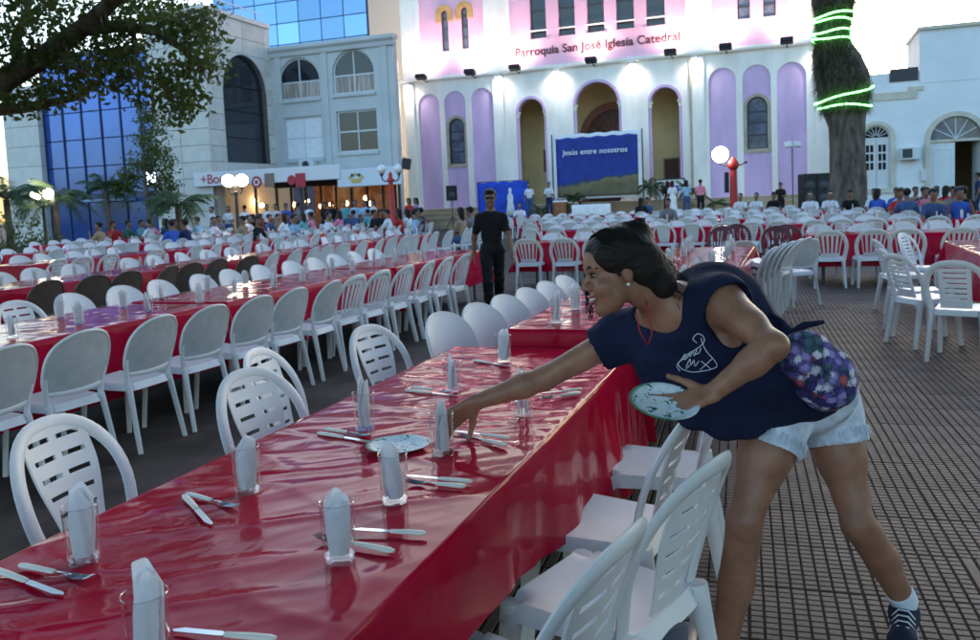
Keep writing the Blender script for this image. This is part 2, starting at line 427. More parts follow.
for w in UPL:
    o = arched_window(*w, .12, (.28, .55, .8)); p = MB(); p.prism(ring_pts(w[0], w[1], w[3] - .62, w[3], .3), (), .0, .099); p.build('hood', m_ochre_trim, o)
for x, w, z0, z1 in UPR:
    b = MB(); b.box(x - w / 2 + .002, x + w / 2 - .002, .26, .29, z0 + .004, z1 - .004); o = cadd(b, 'window', m_glass_blue)
    q = MB(); q.box(x - w / 2 + .004, x + w / 2 - .004, .2, .258, (z0 + z1) / 2 - .25, (z0 + z1) / 2 - .18); q.box(x - w / 2 + .004, x - w / 2 + .05, .2, .257, z0, z1); q.box(x + w / 2 - .05, x + w / 2 - .004, .2, .257, z0, z1); q.build('frame', m_frame, o)
b = MB(); b.prism([(-.16, ZC - .14), (-.02, ZC - .14), (-.02, ZC - .2), (.0, ZC - .2), (.0, ZC + .1), (-.22, ZC + .04), (-.22, ZC - .06)], (), XL - .1, XR, 'YZ'); cadd(b, 'cornice', m_white)
for x in (-20.65, -15.25, -4.5, 1.35):
    b = MB(); b.box(x - .3, x + .3, -.1, -.002, ZP + .4, ZC - .22); b.box(x - .34, x + .34, -.13, -.002, ZP + .02, ZP + .398); cadd(b, 'pilaster', m_white)
b = MB(); b.tube([(-4.9, -.06, 1.2), (-4.9, -.06, 8.2)], .04, 8); cadd(b, 'downpipe', m_sill)
for s, x in ((0, XL), (1, XR)):
    b = MB(); b.box(x if s == 0 else x - .4, x + .4 if s == 0 else x, .453, 22, .05, 15.4); cadd(b, 'side_wall', m_white)
b = MB(); b.box(XL + .41, XR - .41, .46, 22, 15.2, 15.5); cadd(b, 'roof', m_tan)
b = MB(); b.box(XL + .41, XR - .41, 21.6, 21.98, .05, 15.19); cadd(b, 'back_wall', m_white)
b = MB(); b.box(XL + .41, XR - .41, .9, 1.0, 8.31, 15.19); cadd(b, 'inner_partition', m_frame)
text_mesh('lettering', 'Parroquia San José Iglesia Catedral', .62, .02, m_letter, church, Matrix.Translation((-9.78, .07, 9.22)) @ FACE_CAM, bold=.008, space=1.02)
# plinth and stepped terrace
for k, (d, z0, z1) in enumerate(((-.28, .05, ZP), (-1.5, .05, .78), (-2.2, .05, .44))):
    pass
b = MB(); b.box(XL, XR, -.35, -.001, .0, ZP); cadd(b, 'plinth', m_tan)
for (x0, x1) in ((-21, -15.9), (-4.9, 2.1)):
    for d, z in ((1.0, .82), (1.65, .54)):
        b = MB(); b.box(x0, x1, -d, -d + .64 if d > 1.1 else -.352, .0, z); o = cadd(b, 'terrace_step', m_tan)
        b = MB(); b.box(x0, x1, -d - .05, -d + .3, z + .001, z + .10); b.build('coping', m_sill, o)
# floodlights on the cornice (lit in the photograph)
LX = [-19.44, -16.52, -13.95, -9.78, -5.72, -3.05, -0.21]
def spot(name, loc, to, energy, colr, ang, blend, parent, size=.12):
    l = bpy.data.lights.new(name, 'SPOT'); l.energy = energy; l.color = colr; l.spot_size = R_(ang); l.spot_blend = blend; l.shadow_soft_size = size
    o = bpy.data.objects.new(name, l); col.objects.link(o); o.parent = parent; o.location = loc
    o.rotation_euler = (Vector(to) - Vector(loc)).to_track_quat('-Z', 'Y').to_euler(); return o
m_lens = mat('lit_floodlight_lens', (.9, .9, .9), .3, emit=(1, .9, .8), estr=12)
for x in LX:
    b = MB(); M_ = Matrix.Translation((x, -.95, 8.52)) @ Matrix.Rotation(R_(-18), 4, 'X')
    b.cbox(-.3, .3, -.2, .2, -.15, .10, .03, M_); b.tube([(x, -.85, 8.38), (x, -.1, 8.3)], .035, 6); o = cadd(b, 'floodlight', m_black)
    b = MB(); b.box(-.25, .25, -.15, .15, .101, .106, M_); b.build('lens', m_lens, o)
    spot('floodlight_lamp', (x, -.9, 8.68), (x, .1, 11.2), 75, (1.0, .62, .50), 150, .9, o)
for x in (-20.6, -15.1, -11.87, -7.78, -4.62, 1.3):
    b = MB(); b.cbox(x - .16, x + .16, -.42, -.12, 8.16, 8.30, .02); b.tube([(x, -.25, 8.3), (x, -.12, 8.4)], .03, 6); o = cadd(b, 'wall_lamp', m_white)
    b = MB(); b.box(x - .12, x + .12, -.38, -.16, 8.148, 8.158); b.build('lens', m_lens, o)
    spot('wall_lamp_light', (x, -.34, 8.13), (x, .1, 6.0), 42, (1.0, .95, .88), 150, 1.0, o, .1)

# ================================================================== stage before the church
m_stage = mat('stage_boards', (.20, .13, .08), .7, .3, var=.2, vscale=3)
st = thing('stage_platform', 'low tan wooden stage platform before the church doors', 'stage', (-9.3, 41.3, 0))
b = MB(); b.box(-6.6, 4.6, -1.7, 1.45, .42, .52); b.build('deck', m_stage, st)
b = MB(); b.box(-6.55, 4.55, -1.66, -1.6, .0, .418); b.build('front_skirt', m_tan, st)
for x in (-6.5, -3, 1, 4.4):
    b = MB(); b.box(x - .06, x + .06, -1.5, -1.38, 0, .418); b.build('leg', m_stage, st)
# blue banners
def banner_mat():
    m = bpy.data.materials.new('blue_banner_print'); m.use_nodes = True; nt = m.node_tree; bs = nt.nodes['Principled BSDF']; bs.inputs['Roughness'].default_value = .7
    tc = nt.nodes.new('ShaderNodeTexCoord'); sp = nt.nodes.new('ShaderNodeSeparateXYZ'); nt.links.new(tc.outputs['Object'], sp.inputs[0])
    n = nt.nodes.new('ShaderNodeTexNoise'); n.inputs['Scale'].default_value = 1.3; n.inputs['Detail'].default_value = 6; nt.links.new(tc.outputs['Object'], n.inputs['Vector'])
    # hill outline: height + noise
    ad = nt.nodes.new('ShaderNodeMath'); ad.operation = 'MULTIPLY_ADD'; ad.inputs[1].default_value = -.9; nt.links.new(n.outputs[0], ad.inputs[0]); nt.links.new(sp.outputs['Z'], ad.inputs[2])
    sx = nt.nodes.new('ShaderNodeMath'); sx.operation = 'MULTIPLY_ADD'; sx.inputs[1].default_value = -.16; nt.links.new(sp.outputs['X'], sx.inputs[0]); nt.links.new(ad.outputs[0], sx.inputs[2])
    rp = nt.nodes.new('ShaderNodeValToRGB'); e = rp.color_ramp.elements
    e[0].position = .30; e[0].color = (.13, .11, .06, 1); e[1].position = .5; e[1].color = (.012, .035, .26, 1)
    x = rp.color_ramp.elements.new(.42); x.color = (.20, .16, .08, 1); x = rp.color_ramp.elements.new(.45); x.color = (.02, .05, .12, 1)
    mr = nt.nodes.new('ShaderNodeMapRange'); mr.inputs[1].default_value = -.9; mr.inputs[2].default_value = 2.2; nt.links.new(sx.outputs[0], mr.inputs[0]); nt.links.new(mr.outputs[0], rp.inputs[0])
    n2 = nt.nodes.new('ShaderNodeTexNoise'); n2.inputs['Scale'].default_value = 2.2; n2.inputs['Detail'].default_value = 7; nt.links.new(tc.outputs['Object'], n2.inputs['Vector'])
    mx = nt.nodes.new('ShaderNodeMix'); mx.data_type = 'RGBA'; mx.blend_type = 'OVERLAY'; mx.inputs[0].default_value = .55; nt.links.new(rp.outputs[0], mx.inputs[6]); nt.links.new(n2.outputs[0], mx.inputs[7])
    nt.links.new(mx.outputs[2], bs.inputs['Base Color']); return m
m_cloth_white = mat('white_cloth', (.78, .79, .82), .8, .2, var=.05, vscale=5, bump=.15, bscale=14)
def hung_sheet(w, h, nx, nz, amp, seed, dy=0.0):
    P = np.zeros((nz + 1, nx + 1, 3))
    for j in range(nz + 1):
        for i in range(nx + 1):
            x = -w / 2 + w * i / nx; z = h * j / nz
            P[j, i] = (x, dy + amp * noise.noise(Vector((x * 1.3, z * .5, seed))), z + (.03 * math.sin(i * 1.3 + seed) if j == nz else 0))
    return P
bn = thing('blue_banner', 'large blue banner with white heading and hill picture, white border, on stage', 'banner', (-9.35, 42.15, 1.35))
b = MB(); b.panel(hung_sheet(4.55, 3.3, 26, 20, .05, 3.0), .008); b.build('border_sheet', m_cloth_white, bn, True)
b = MB(); b.panel(hung_sheet(4.2, 3.02, 26, 20, .05, 3.0, -.016) + np.array([0, 0, .1]), .006); b.build('printed_sheet', banner_mat(), bn, True)
text_mesh('heading', 'Jesús entre nosotros', .37, .004, mat('white_print', (.85, .85, .88), .7), bn, Matrix.Translation((-.05, -.15, 2.26)) @ FACE_CAM, bold=.004, space=1.06)
for x in (-2.32, 2.32):
    b = MB(); b.tube([(x, .04, -.83), (x, .04, 3.35)], .035, 8); b.build('post', m_frame, bn)
m_blue2 = mat('royal_blue_sheet', (.02, .07, .52), .6, .3, var=.25, vscale=1.5)
b2 = thing('blue_backdrop', 'royal blue backdrop screen with small white figure print, left of stage', 'backdrop', (-14.05, 41.0, .15))
b = MB(); b.panel(hung_sheet(2.7, 2.25, 18, 12, .04, 8.0), .008); b.build('sheet', m_blue2, b2, True)
for x in (-1.38, 1.38):
    b = MB(); b.tube([(x, .06, -.15), (x, .06, 2.3)], .03, 8); b.build('post', m_frame, b2)
b = MB(); b.tube([(-1.38, .06, 2.28), (1.38, .06, 2.28)], .025, 8); b.build('crossbar', m_frame, b2)
b = MB(); b.panel([[(0.42 + w * u, -.062, z) for u in (-1, -.4, .4, 1)] for z, w in ((.5, .26), (.9, .2), (1.2, .15), (1.45, .17), (1.6, .12), (1.66, .06), (1.8, .09), (1.92, .05))], .004); b.build('figure_print', m_cloth_white, b2, True)

# ================================================================== bank building on the left (wing + recessed front)
m_grey = mat('grey_render', (0.52, 0.54, 0.54), .8, .25, var=.07, vscale=.5, bump=.08, bscale=8, detail=8)
m_slab = mat('stone_cladding', (0.60, 0.58, 0.54), .6, .35, var=.06, vscale=1.5, perobj=.07)
m_slab_back = mat('cladding_joint', (0.12, 0.11, 0.10), .9)
m_alu = mat('white_aluminium', (.62, .64, .66), .4, .5)
m_curtain = mat('curtain', (.42, .36, .32), .9, .1, var=.35, vscale=9, stretch=(1, 1, .05))
bank = thing('bank_building', 'grey bank building with arched upper windows and stone clad wing', 'building', (-22.2, 38, 0))
BX = lambda x: x + 22.2
XW = BX(-25.45)          # the wing's side face
# recessed front, Y = 0 local
wins_a = [(BX(-23.85), 2.45, 7.1, 9.2), (BX(-20.68), 2.35, 7.15, 9.33)]
wins_r = [(BX(-23.75), 2.25, 4.03, 6.2), (BX(-20.62), 2.28, 4.22, 6.3)]
hs = [arch_pts(x, w, z0, z1, 18, .95) for x, w, z0, z1 in wins_a] + [[(x - w / 2, z0), (x + w / 2, z0), (x + w / 2, z1), (x - w / 2, z1)] for x, w, z0, z1 in wins_r]
b = MB(); b.prism([(XW, 3.3), (BX(-18.4), 3.3), (BX(-18.4), 9.6), (XW, 9.6)], hs, 0, .4); b.build('front_wall', m_grey, bank)
for x in (BX(-22.27), BX(-25.0), BX(-18.9)):
    b = MB(); b.box(x - .16, x + .16, -.08, -.001, 3.35, 9.3); b.build('pilaster', m_grey, bank)
for x, w, z0, z1 in wins_a + wins_r:
    b = MB(); b.box(x - w / 2 - .06, x + w / 2 + .06, -.12, -.001, z0 - .16, z0 - .004); b.build('sill', m_grey, bank)
b = MB(); b.prism([(.0, 9.3), (-.12, 9.3), (-.16, 9.5), (-.3, 9.62), (-.3, 9.8), (.3, 9.8), (.3, 9.602), (0, 9.602)], (), XW + .001, BX(-18.25), 'YZ'); b.build('cornice', m_grey, bank)
for k, (x, w, z0, z1) in enumerate(wins_a + wins_r):
    arch = k < 2
    f = MB()
    if arch:
        f.prism(arch_pts(x, w - .01, z0 + .005, z1 - .005, 18, .95), [arch_pts(x, w - .17, z0 + .08, z1 - .08, 18, .95)], .14, .22)
    else: f.prism([(x - w / 2 + .005, z0 + .005), (x + w / 2 - .005, z0 + .005), (x + w / 2 - .005, z1 - .005), (x - w / 2 + .005, z1 - .005)], [[(x - w / 2 + .08, z0 + .08), (x + w / 2 - .08, z0 + .08), (x + w / 2 - .08, z1 - .08), (x - w / 2 + .08, z1 - .08)]], .14, .22)
    fr = f.build('window', m_alu, bank)
    zm = z0 + (z1 - z0) * (.42 if arch else .5)
    p = MB(); p.box(x - w / 2 + .082, x + w / 2 - .082, .15, .21, zm - .035, zm + .035); p.build('transom', m_alu, fr)
    p = MB(); p.box(x - .03, x + .03, .146, .213, z0 + .082, zm - .036); p.box(x - .03, x + .03, .146, .213, zm + .036, z1 - .09); p.build('mullion', m_alu, fr)
    p = MB()
    if arch: p.prism(arch_pts(x, w - .16, z0 + .07, z1 - .07, 18, .95), (), .17, .185)
    else: p.box(x - w / 2 + .07, x + w / 2 - .07, .17, .185, z0 + .07, z1 - .07)
    p.build('pane', m_cloth_white if k == 2 else m_glass_dark, fr)
    if arch:
        p = MB(); p.box(x - w / 2 + .083, x - .031, .155, .166, z0 + .083, zm - .04); p.box(x + .031, x + w / 2 - .083, .155, .166, z0 + .083, zm - .04); p.build('curtain', m_curtain, fr)
b = MB(); b.cbox(BX(-23.85), BX(-23.0), -.5, -.005, 3.45, 3.98, .03); ac = b.build('air_conditioner', m_alu, bank)
b = MB(); b.lathe([(.2, 0), (.2, .02)], 16, (BX(-23.42), -.505, 3.7), Matrix.Rotation(R_(90), 4, 'X')); b.build('fan_grille', m_frame, ac)
# right return of the front and back box
b = MB(); b.prism([(BX(-18.7), .402), (BX(-18.402), .0), (BX(-21.2), 6.4), (BX(-21.6), 6.3)], (), .02, 9.55, 'XY'); b.build('return_wall', m_grey, bank)
b = MB(); b.box(XW, BX(-21.65), 5.9, 6.3, .02, 9.5); b.build('back_wall', m_grey, bank)
b = MB(); b.prism([(XW, .41), (BX(-18.75), .41), (BX(-21.3), 5.89), (XW, 5.89)], (), 9.2, 9.5, 'XY'); b.build('roof_slab', m_grey, bank)
b = MB(); b.prism([(XW, .41), (BX(-18.75), .41), (BX(-21.3), 5.89), (XW, 5.89)], (), 3.3, 3.5, 'XY'); b.build('floor_slab', m_frame, bank)
# wing: stone-clad side face X = XW (facing +X) with a tall arched window, front face at y = -5.3
ZW = 10.8; Y0, Y1 = -5.3, -.001
b = MB(); b.prism([(Y0, 3.2), (Y1, 3.2), (Y1, ZW), (Y0, ZW)], [arch_pts(-2.32, 3.5, 3.88, 9.15, 20)], XW - .35, XW - .03, 'YZ'); b.build('side_wall', m_slab_back, bank)
def slabs(outline_fn, name, dims, place):
    pass
slz = [3.2, 3.85, 4.6, 5.35, 6.1, 6.85, 7.6, 8.35, 9.15, 9.95, 10.8]
sly = [Y0, -4.1, -.55, Y1]
for j in range(len(slz) - 1):
    for a, c in ((Y0, -4.10), (-.54, Y1)):
        b = MB(); b.box(XW - .028, XW + .012, a + .012, c - .012, slz[j] + .012, slz[j + 1] - .012); b.build('stone_slab', m_slab, bank)
b = MB(); b.box(XW - .028, XW + .012, -4.088, -.552, 3.212, 3.838); b.build('stone_slab', m_slab, bank)
for a, c in ((-4.10, -2.32), (-2.32, -.54)):
    z0, z1 = 7.3, 9.15
    n = 12; pts = []
    for i in range(n + 1):
        an = math.pi / 2 * i / n; pts.append((1.75 * math.cos(an), 7.4 + 1.75 * math.sin(an)))
    if c == -.54: poly = [(-2.32 + p, q) for p, q in pts] + [(-2.32 + .01, 9.14 + .03), (-.552, 9.17), (-.552, 7.4)]
    else: poly = [(-2.32 - p, q) for p, q in pts] + [(-2.32 - .01, 9.17), (-4.088, 9.17), (-4.088, 7.4)]
    b = MB(); b.prism(poly, (), XW - .028, XW + .012, 'YZ'); b.build('stone_slab', m_slab, bank)
for z0, z1 in ((9.18, 9.95), (9.95, 10.8)):
    for a, c in ((-4.1, -2.32), (-2.32, -.54)):
        b = MB(); b.box(XW - .028, XW + .012, a + .012, c - .012, z0 + .012, z1 - .012); b.build('stone_slab', m_slab, bank)
b = MB(); b.prism(arch_pts(-2.32, 3.52, 3.86, 9.16, 20), (), XW - .3, XW - .27, 'YZ'); tw = b.build('tall_window', m_glass_dark, bank)
for z in (5.1, 6.4, 7.6):
    b = MB(); b.box(XW - .268, XW - .22, -4.06, -.58, z - .025, z + .025); b.build('glazing_bar', m_black, tw)
b = MB(); b.box(XW - 3.4, XW + .1, Y0 - .1, Y1 - .01, ZW + .002, ZW + .22); b.build('wing_coping', m_slab, bank)
b = MB()
for yy in np.linspace(Y0, -.3, 7): b.tube([(XW - .1, yy, ZW + .2), (XW - .1, yy, ZW + .7)], .025, 6)
b.tube([(XW - .1, Y0, ZW + .7), (XW - .1, -.3, ZW + .7)], .03, 6); b.build('roof_railing', m_alu, bank)
b = MB(); b.box(XW - 3.3, XW - .36, Y0 + .03, Y0 + .3, .02, ZW); b.build('wing_front_wall', m_slab_back, bank)
for j in range(14):
    z0 = .02 + j * .77
    for a in range(2):
        xa = XW - 3.3 + a * 1.65 + (.0 if j % 2 else 0)
        b = MB(); b.box(xa + .012, xa + 1.638, Y0 - .01, Y0 + .028, z0 + .012, min(z0 + .758, ZW - .01)); b.build('stone_slab', m_slab, bank)
b = MB(); b.box(XW - .35, XW - .032, Y0 + .301, Y0 + .9, .02, 3.19); b.build('corner_pier', m_slab, bank)
b = MB(); b.box(XW - 3.3, XW - 3.0, Y0 + .31, 6, .02, ZW); b.build('wing_far_wall', m_grey, bank)
# shop floor: sign fascia, canopy, warm lit shop windows
m_sign = mat('white_sign', (.70, .70, .72), .5, .3)
m_signred = mat('sign_red', (.42, .03, .05), .5); m_signbrown = mat('sign_brown', (.25, .17, .13), .6)
fy = -5.45
b = MB(); b.cbox(XW - .9, BX(-18.6), fy - .09, fy + .06, 2.70, 3.34, .02); b.build('sign_fascia', m_sign, bank)
b = MB(); b.box(XW - .34, BX(-18.45), fy + .062, -.002, 3.0, 3.195); b.build('canopy_slab', m_grey, bank)
text_mesh('sign_lettering', '+Bou', .62, .012, m_signred, bank, Matrix.Translation((XW - .5, fy - .1, 2.82)) @ FACE_CAM, align='LEFT')
def disc(x, z, r, m, name='sign_roundel', d=0.0):
    q = MB(); q.lathe([(r, 0), (r, .02)], 20, (x, fy - .095 - d, z), Matrix.Rotation(R_(90), 4, 'X')); return q.build(name, m, bank)
def sq(x, z, w, h, m, name='sign_square'):
    q = MB(); q.cbox(x - w / 2, x + w / 2, fy - .14, fy - .092, z - h / 2, z + h / 2, .012); return q.build(name, m, bank)
sx0 = lambda px: BX(W(px, 182, 38 + fy).x)
zr = lambda px, py: W(px, py, 38 + fy - .1).z
disc(sx0(258), zr(258, 182), .27, m_signred); disc(sx0(258), zr(258, 182), .17, m_sign, d=.012); disc(sx0(258), zr(258, 182), .09, m_signred, d=.02)
sq(sx0(271), zr(271, 180), .5, .62, m_signbrown); disc(sx0(293), zr(293, 180), .22, m_signred); sq(sx0(302), zr(302, 180), .5, .62, m_signred)
xa, xb = BX(W(337, 178, 38 + fy).x), BX(W(401, 176, 38 + fy).x); za, zb = W(365, 186, 38 + fy).z, W(365, 168, 38 + fy).z
b = MB(); b.cbox(xa, xb, fy + .0, fy + .12, za, zb, .02); f2 = b.build('shop_fascia', mat('pale_fascia', (.62, .68, .76), .5), bank)
xm = BX(W(356, 178, 38 + fy).x)
for k in range(5):
    a = R_(150 - k * 30); b = MB(); b.lathe([(.075, 0), (.075, .03)], 12, (xm + .34 * math.cos(a), fy - .004, (za + zb) / 2 - .12 + .26 * math.sin(a)), Matrix.Rotation(R_(90), 4, 'X')); b.build('crown_mark', mat('crown_yellow', (.5, .42, .12), .5) if k % 2 == 0 else m_frame, f2)
b = MB(); b.prism([(xm - .22, (za + zb) / 2 - .22), (xm + .22, (za + zb) / 2 - .22), (xm + .26, (za + zb) / 2 - .04), (xm - .26, (za + zb) / 2 - .04)], (), fy - .03, fy - .002); b.build('crown_mark', mat('crown_yellow', (.5, .42, .12), .5), f2)
m_warm = mat('lit_shop_lamp', (.9, .6, .3), .5, emit=(1, .55, .2), estr=9)
m_shopwall = mat('shop_interior', (.16, .08, .05), .8, .2, var=.4, vscale=2)
b = MB(); b.box(XW - .3, BX(-20.7), 4.0, 4.2, .02, 3.0); b.build('shop_back_wall', m_shopwall, bank)
b = MB(); b.box(XW - .34, BX(-18.42), .1, .2, 2.6, 3.0); b.build('shop_head', m_frame, bank)
xs = np.linspace(XW - .2, BX(-18.5), 9)
for i, x in enumerate(xs):
    b = MB(); b.box(x - .06, x + .06, .05, .16, .03, 2.59); b.build('shop_mullion', m_frame, bank)
for i in range(8):
    b = MB(); b.box(xs[i] + .062, xs[i + 1] - .062, .1, .112, .35, 2.58); b.build('shop_pane', mat('clear_glass', (1, 1, 1), .02, trans=1.0), bank)
    b = MB(); b.box(xs[i] + .062, xs[i + 1] - .062, .08, .15, .03, .348); b.build('shop_stall_riser', m_signred if i > 5 else m_frame, bank)
for i, (px, py) in enumerate(((236, 207), (243, 204), (256, 205), (262, 201), (250, 213), (268, 205), (300, 204), (337, 204), (352, 203), (371, 198), (376, 203), (232, 203), (313, 201), (327, 206))):
    p = W(px, py, 40.6); b = MB(); b.cur = 0; b.ball((p.x + 22.2, 2.0, p.z), .12, 10, 6); b.cur = 1; b.tube([(p.x + 22.2, 2.0, p.z + .1), (p.x + 22.2, 2.0, 3.25)], .008, 5); b.build('hanging_lamp', [m_warm, m_frame], bank)
b = MB(); b.box(BX(-21.6), BX(-19.9), 2.2, 2.5, .02, 1.25); b.build('shop_counter', m_signred, bank)
for x in (XW + 2.2, XW + 4.6):
    b = MB(); b.tube([(x, fy + .3, .02), (x, fy + .3, 2.99)], .07, 10); b.build('canopy_post', m_frame, bank, 40)

# ================================================================== blue glass building with stone pier
m_bglass = mat('blue_mirror_glass', (.05, .12, .42), .05, .9, metal=.55, var=.2, vscale=.15)
m_bmull = mat('blue_grey_mullion', (.03, .05, .12), .4)
YG = 36.5
gx0, gx1 = W(46, 150, YG).x, BX(0) * 0 + XW - 3.3 - 22.2
gb = thing('glass_building', 'dark blue mirror glass building between stone pier and bank wing', 'building', (gx0, YG, 0))
wd = gx1 - gx0; n = 8; cw = wd / n
zs = [.02, 2.45, 2.75, 4.3, 5.8, 7.3, 8.8, 10.3]
b = MB(); b.box(0, wd, .3, .5, .02, 10.6); b.build('core_wall', m_frame, gb)
for i in range(n):
    for j in range(len(zs) - 1):
        b = MB()
        if j == 1: b.box(i * cw + .002, (i + 1) * cw - .002, .0, .12, zs[j] + .002, zs[j + 1] - .002); b.build('spandrel', m_bmull, gb)
        else:
            ti = random.uniform(-.006, .006); tj = random.uniform(-.006, .006)
            M_ = Matrix.Translation((i * cw + cw / 2, .06, (zs[j] + zs[j + 1]) / 2)) @ Matrix.Rotation(ti, 4, 'X') @ Matrix.Rotation(tj, 4, 'Z')
            hz = (zs[j + 1] - zs[j]) / 2 - .03
            b.box(-cw / 2 + .03, cw / 2 - .03, -.012, .012, -hz, hz, M_); b.build('glass_pane', m_bglass, gb)
for i in range(n + 1):
    b = MB(); b.box(i * cw - .028, i * cw + .028, -.03, .14, .021, 2.449); b.box(i * cw - .028, i * cw + .028, -.03, .14, 2.751, 10.4); b.build('mullion', m_bmull, gb)
px0 = W(11, 150, YG).x - gx0; px1 = -.05
for j in range(8):
    z0 = .02 + j * 1.12
    b = MB(); b.box(px0, px1, -.35, .6, z0 + .012, z0 + 1.108); b.build('stone_block', m_slab, gb)
b = MB(); b.box(px0 + .03, px1 - .03, -.33, .58, .02, 8.9); b.build('pier_core', m_slab_back, gb)
b = MB(); b.cbox(wd * .30, wd * .56, -2.2, .0, 2.3, 2.42, .02); b.build('entrance_awning', mat('pale_blue_awning', (.25, .36, .5), .6), gb)
b = MB(); b.box(-.1, wd + .0, .13, 12, 10.3, 10.6); b.build('roof', m_frame, gb)
m_signw = mat('lit_sign_face', (.8, .85, .95), .4, emit=(.75, .85, 1), estr=1.6)
sp = W(154, 178, YG - .3); b = MB(); b.cbox(sp.x - gx0 - .42, sp.x - gx0 + .42, -.42, -.25, sp.z - .42, sp.z + .42, .03); sg = b.build('square_sign', mat('sign_navy', (.01, .02, .12), .4), gb)
b = MB(); b.lathe([(.3, 0), (.3, .02)], 20, (sp.x - gx0 + .02, -.425, sp.z + .03), Matrix.Rotation(R_(90), 4, 'X')); b.box(sp.x - gx0 - .41, sp.x - gx0 - .32, -.44, -.421, sp.z - .38, sp.z + .4); b.build('sign_emblem', m_signw, sg)
sp = W(172, 176, YG - .3); b = MB(); b.lathe([(.24, 0), (.24, .1)], 20, (sp.x - gx0, -.3, sp.z), Matrix.Rotation(R_(90), 4, 'X')); b.build('round_sign', m_signw, gb)
# glass tower far behind
m_tglass = mat('pale_blue_glass', (.22, .42, .72), .10, .8, metal=.5, perobj=.3)
tw0 = thing('glass_tower', 'tall pale blue glass tower rising behind the bank', 'tower', (-45.5, 60, 0))
for i in range(7):
    for j in range(7):
        b = MB(); b.box(i * 2.05 + .04, i * 2.05 + 2.01, 0, .1, 8 + j * 1.7 + .04, 8 + j * 1.7 + 1.66); b.build('glass_pane', m_tglass, tw0)
b = MB(); b.box(-.05, 14.45, .12, 9, .02, 20); b.build('core_wall', m_bmull, tw0)

# ================================================================== white building on the right
m_wblue = mat('white_wall', (.74, .77, .80), .8, .25, var=.05, vscale=.5, bump=.1, bscale=8, detail=8)
m_cream = mat('cream_trim', (.60, .55, .46), .75, .25, var=.08, vscale=3)
rb = thing('white_building', 'white plastered building with arched window and open arched door', 'building', (0, 40, 0))
rx1 = 12.0; rx0 = 2.5
DO = (6.42, 1.95, .05, 4.15); WI = (3.38, 1.12, 1.22, 3.98)
b = MB(); b.prism([(rx0, .02), (rx1, .02), (rx1, 5.6), (rx0, 5.6)], [arch_pts(*DO), arch_pts(*WI)], 0, .4); b.build('wall', m_wblue, rb)
b = MB(); b.box(rx0, 4.95, -.06, -.001, 5.0, 5.32); b.box(4.6, 5.2, -.06, -.001, 5.321, 5.5); b.build('string_course', m_cream, rb)
b = MB(); b.box(rx0, 5.04, .02, .3, 5.602, 6.15); pr = b.build('parapet', m_wblue, rb)
b = MB(); b.box(3.9, 5.0, -.03, .018, 5.75, 6.3); b.build('roof_vent_box', m_frame, pr)
b = MB(); b.box(5.05, rx1, -.02, 4, 5.602, 7.78); b.build('upper_block', m_wblue, rb)
b = MB(); b.box(4.98, rx1 + .1, -.16, 4.1, 7.781, 7.93); b.build('upper_coping', m_cream, rb)
b = MB(); b.box(rx0, rx1, .41, 6, 5.3, 5.59); b.build('roof', m_cream, rb)
for xx in (rx0, rx1 - .4):
    b = MB(); b.box(xx, xx + .4, .402, 6, .02, 5.29); b.build('side_wall', m_wblue, rb)
b = MB(); b.box(rx0 + .41, rx1 - .41, 5.6, 6, .02, 5.29); b.build('back_wall', m_ochre, rb)
b = MB(); b.prism(ring_pts(DO[0], DO[1], .03, DO[3], .2), (), -.08, -.001); b.build('door_surround', m_cream, rb)
b = MB(); b.prism(ring_pts(WI[0], WI[1], WI[2], WI[3], .17), (), -.07, -.001); b.box(WI[0] - .75, WI[0] + .75, -.1, -.001, WI[2] - .16, WI[2] - .003); b.build('window_surround', m_cream, rb)
# window: two leaves of small panes under a fanlight
x, w, z0, z1 = WI; zi = z1 - w / 2
wf = MB(); wf.prism(ring_pts(x, w - .14, z0 + .003, z1 - .07, .066), (), .08, .2); wf.box(x - w / 2 + .075, x + w / 2 - .075, .09, .19, zi - .05, zi + .03); wo = wf.build('window', m_alu, rb)
b = MB(); b.prism(arch_pts(x, w - .13, z0 + .01, z1 - .065), (), .15, .16); b.build('pane', m_glass_dark, wo)
fb = MB()
for i in range(1, 8):
    a = math.pi * i / 8; fb.tube([(x + .1 * math.cos(a), .13, zi + .03 + .1 * math.sin(a)), (x + .48 * math.cos(a), .13, zi + .03 + .48 * math.sin(a))], .016, 5)
fb.build('fan_bars', m_alu, wo)
for s in (-1, 1):
    b = MB(); xa, xb = (x - w / 2 + .08, x - .01) if s < 0 else (x + .01, x + w / 2 - .08)
    b.prism([(xa, z0 + .02), (xb, z0 + .02), (xb, zi - .055), (xa, zi - .055)], [[(xa + .07 + i * .17, z0 + .85 + j * .38), (xa + .2 + i * .17, z0 + .85 + j * .38), (xa + .2 + i * .17, z0 + 1.16 + j * .38), (xa + .07 + i * .17, z0 + 1.16 + j * .38)] for i in range(2) for j in range(3)], .085, .14); b.build('casement', m_alu, wo)
